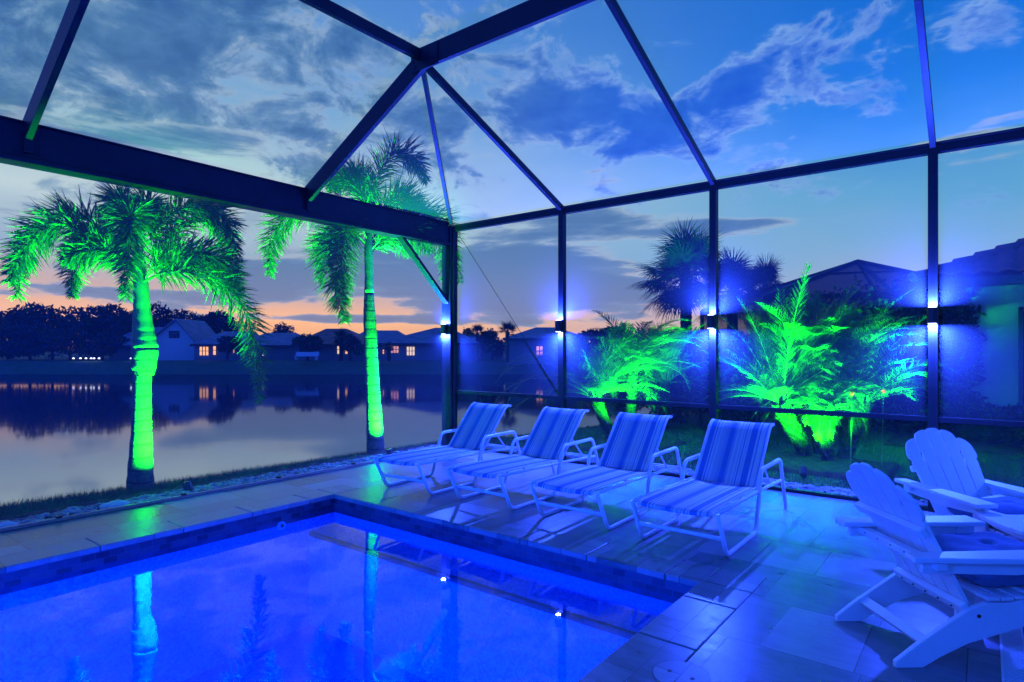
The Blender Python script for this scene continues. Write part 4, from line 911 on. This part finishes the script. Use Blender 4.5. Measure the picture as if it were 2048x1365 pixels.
# ------------------------------------------------------------------ far shore
def far_house(name, label, u0, u1, ve, vr, r0, r1, dd, wm, rm, wins=(), gable=None, depth=9, vb=722):
    p = PD((u0+u1)/2, vb, dd); k = dd/F; e = empty(name, (p.x, p.y, p.z-.2), label, 'house', 'houses across the lake', TH); zz = lambda v: (vb-v)*k+.2
    w = (u1-u0)*k/2; um = (u0+u1)/2; X = lambda u: (u-um)*k
    b = MB(); b.box((-w*.94, 0, -.5), (w*.94, depth, zz(ve))); b.build('wall', wm, e)
    ra, rb = X(r0), X(r1); ez, rz = zz(ve), zz(vr); b = MB(); o_ = .55
    P = [(-w, -o_, ez-.05), (w, -o_, ez-.05), (w, depth+o_, ez-.05), (-w, depth+o_, ez-.05), (ra, depth*.5, rz), (rb, depth*.5, rz)]
    b.add(P, [(0, 1, 5, 4), (1, 2, 5), (2, 3, 4, 5), (3, 0, 4), (3, 2, 1, 0)]); b.build('roof', rm, e)
    b = MB(); b.box((-w, -o_-.04, ez-.28), (w, -o_-.005, ez-.04)); b.build('fascia', M['fascia'], e)
    if gable:
        ga, gb_, gv, gp = gable; a, c = X(ga), X(gb_); gz = zz(gv); b = MB(); m_ = X(gp); base_z = ez-.1
        b.prism([Vector((a, -.9, 0)), Vector((c, -.9, 0)), Vector((c, -.9, base_z)), Vector((m_, -.9, gz)), Vector((a, -.9, base_z))], (0, 0, 0), (0, .85, 0)); recalc(b.build('gable_wall', M['whitewall'], e))
        b = MB(); 
        for s_, pt in ((a-.4, 1), (c+.4, 1)): b.add([(s_, -1.3, base_z-.12), (m_, -1.3, gz+.15), (m_, depth*.6, gz+.15), (s_, depth*.6, base_z-.12), (s_, -1.3, base_z-.3), (m_, -1.3, gz-.03), (m_, depth*.6, gz-.03), (s_, depth*.6, base_z-.3)], [(0, 1, 2, 3), (7, 6, 5, 4), (0, 4, 5, 1), (3, 2, 6, 7), (0, 3, 7, 4)])
        b.build('gable_roof', rm, e)
    for (a, c, va, vb_, mt) in wins:
        yy = -.035 if (gable is None or va > ve) else -.93
        if gable is not None and va < ve: yy = -.93
        b = MB(); b.box((X(a), yy, zz(vb_)), (X(c), yy+.03, zz(va))); f = b.build('window', mt, e)
        b = MB(); xa, xc, za, zc = X(a), X(c), zz(vb_), zz(va); nb = max(1, int((c-a)/5))
        for q in range(nb+1): xx = xa+(xc-xa)*q/nb; b.box((xx-.04, yy-.04, za), (xx+.04, yy-.002, zc))
        b.box((xa-.04, yy-.035, (za+zc)/2-.03), (xc+.04, yy-.003, (za+zc)/2+.03)); b.box((xa-.06, yy-.04, zc), (xc+.06, yy, zc+.08)); b.build('frame', M['fascia'], f)
    return e
g, rt_, ds, ww = M['shingle'], M['redtile'], M['darkstucco'], M['whitewall']
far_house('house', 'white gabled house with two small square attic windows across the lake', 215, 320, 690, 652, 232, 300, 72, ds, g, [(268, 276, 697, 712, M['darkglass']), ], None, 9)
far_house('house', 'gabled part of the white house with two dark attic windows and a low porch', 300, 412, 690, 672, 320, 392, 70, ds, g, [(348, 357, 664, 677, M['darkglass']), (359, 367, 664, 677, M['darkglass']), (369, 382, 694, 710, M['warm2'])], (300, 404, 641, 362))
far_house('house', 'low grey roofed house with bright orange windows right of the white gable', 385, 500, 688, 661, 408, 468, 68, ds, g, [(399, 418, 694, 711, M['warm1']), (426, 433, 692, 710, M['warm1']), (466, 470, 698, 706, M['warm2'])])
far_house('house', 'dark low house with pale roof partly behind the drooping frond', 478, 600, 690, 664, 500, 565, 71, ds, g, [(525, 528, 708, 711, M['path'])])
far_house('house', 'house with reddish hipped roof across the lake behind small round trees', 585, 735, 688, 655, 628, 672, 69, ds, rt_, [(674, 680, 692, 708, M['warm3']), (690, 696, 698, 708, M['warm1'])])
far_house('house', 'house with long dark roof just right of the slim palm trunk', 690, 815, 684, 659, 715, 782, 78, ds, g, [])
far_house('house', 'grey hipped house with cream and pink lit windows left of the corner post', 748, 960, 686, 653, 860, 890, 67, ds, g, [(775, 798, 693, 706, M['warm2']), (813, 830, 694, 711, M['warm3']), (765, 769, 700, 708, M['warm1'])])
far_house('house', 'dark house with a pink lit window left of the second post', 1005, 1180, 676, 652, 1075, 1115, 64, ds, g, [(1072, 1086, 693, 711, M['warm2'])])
far_house('house', 'grey roofed house seen low between the corner post and second post', 900, 1010, 690, 668, 930, 975, 76, ds, g, [])
def far_tree(u, vt, vb, w, dd, label, seed, n=2600, size=.35, name='tree', tr=.18, zb=None, flat=.5):
    p = PD(u, vb, dd); k = dd/F; h = (vb-vt)*k; r = random.Random(seed); lobes = []
    for q in range(10): lobes.append((r.uniform(-w, w)*k*.62, r.uniform(-1, 1)*w*k*.5, h*r.uniform(flat, .84), w*k*r.uniform(.28, .5), w*k*.4, h*r.uniform(.12, .22)))
    return tree(name, label, 'tree', (p.x, p.y, p.z), lobes, n, size, seed, M['farleaf'], tr, 'trees across the lake', 6)
tl_ = [(20, 606, 722, 90, 76, 'dark wooded tree at the far left edge behind the lake', .2), (105, 608, 722, 90, 74, 'tall dark tree, second from the left edge of the far shore', .2), (190, 604, 722, 85, 76, 'broad dark tree left of the left palm trunk across the lake', .2),
       (255, 612, 722, 70, 82, 'dark tree behind the left palm trunk across the lake', .3), (330, 610, 722, 75, 90, 'dark tree behind the white gable', .4), (410, 624, 722, 65, 88, 'dark tree right of the white gable peak', .4), (465, 634, 722, 45, 88, 'lower dark tree above the grey roof', .4),
       (60, 650, 724, 70, 69, 'bushy low tree on the far left bank', .15), (140, 655, 724, 60, 68, 'bushy low tree behind the row of path lamps', .15), (205, 660, 722, 45, 67, 'small rounded tree left of the white house', .3),
       (565, 648, 720, 34, 85, 'distant orange edged treetop against the sunset', .5), (455, 672, 722, 30, 66, 'small dark tree before the orange window house', .45), (615, 664, 722, 34, 66, 'round small tree standing on the far lawn before the red roof', .4),
       (700, 668, 722, 28, 66, 'small spreading tree left of the slim palm trunk', .4), (985, 660, 722, 34, 70, 'rounded dark tree right of the corner post across the lake', .3), (925, 655, 722, 26, 80, 'dark treetop just right of the corner post', .4), (790, 668, 722, 30, 84, 'distant treetop between the two dark roofs', .5), (1240, 655, 722, 80, 66, 'far tree behind the feather palms', .2), (1400, 655, 722, 90, 66, 'far tree behind the blue shrubs', .2), (-60, 610, 722, 80, 72, 'tree', .2)]
for i, (u, vt, vb, w, dd, lb, fl) in enumerate(tl_):
    if lb == 'tree': lb = 'dark tree mostly beyond the left edge across the lake'
    far_tree(u, vt, vb, w, dd, lb, 100+i, 4200 if w > 60 else 1800, .30 if w > 60 else .2, flat=fl)
def far_palm(u, vt, vb, dd, label, R_=.9):
    tp = PD(u, vt, dd); p = PD(u, vb, dd); fan_palm(label, p, tp, 22, R_, R_*.8, 'palm tree', 'small palms across the lake', .22)
far_palm(1015, 664, 725, 62, 'small palm on the far shore between the corner and second posts'); far_palm(682, 676, 722, 66, 'small palm before the red roof across the lake', .8)
far_palm(955, 666, 722, 70, 'small palm close behind the corner post across the lake', .8); far_palm(778, 694, 722, 62, 'tiny palm by a lit wall left of the cream windows', .4)
for k, u in enumerate((147, 161, 172, 182, 188, 198, 262)):
    p = PD(u, 718, 65); e = empty('path_lamp', p, ('leftmost', 'second', 'third', 'fourth', 'fifth', 'sixth', 'rightmost, apart from the others,')[k]+' of the small white lamps on the far left bank', 'path lamp', 'white path lamps on the far bank')
    b = MB(); b.tube([(0, 0, -.4), (0, 0, .0)], .03, 6); b.build('stake', M['black'], e); b = MB(); b.tube([(0, 0, 0), (0, 0, .05), (0, 0, .10)], [.10, .10, .05], 8); b.build('lens', M['path'], e)
# boats / benches group on far lawn
p = PD(613, 720, 63); e = empty('lawn_bench', p, 'pale low bench on the far lawn under the small round tree', 'bench', None, TH)
b = MB(); b.box((-1.2, -.3, .35), (1.2, .3, .42)); b.build('seat', ww, e); b = MB(); b.box((-1.2, .28, .42), (1.2, .34, .8)); b.build('backrest', ww, e)
for s_ in (-1, 1): b = MB(); b.box((s_*1.05-.05, -.28, 0), (s_*1.05+.05, .28, .35)); b.build('leg', ww, e)
# low water-edge wall behind right hedge seen as pale strip
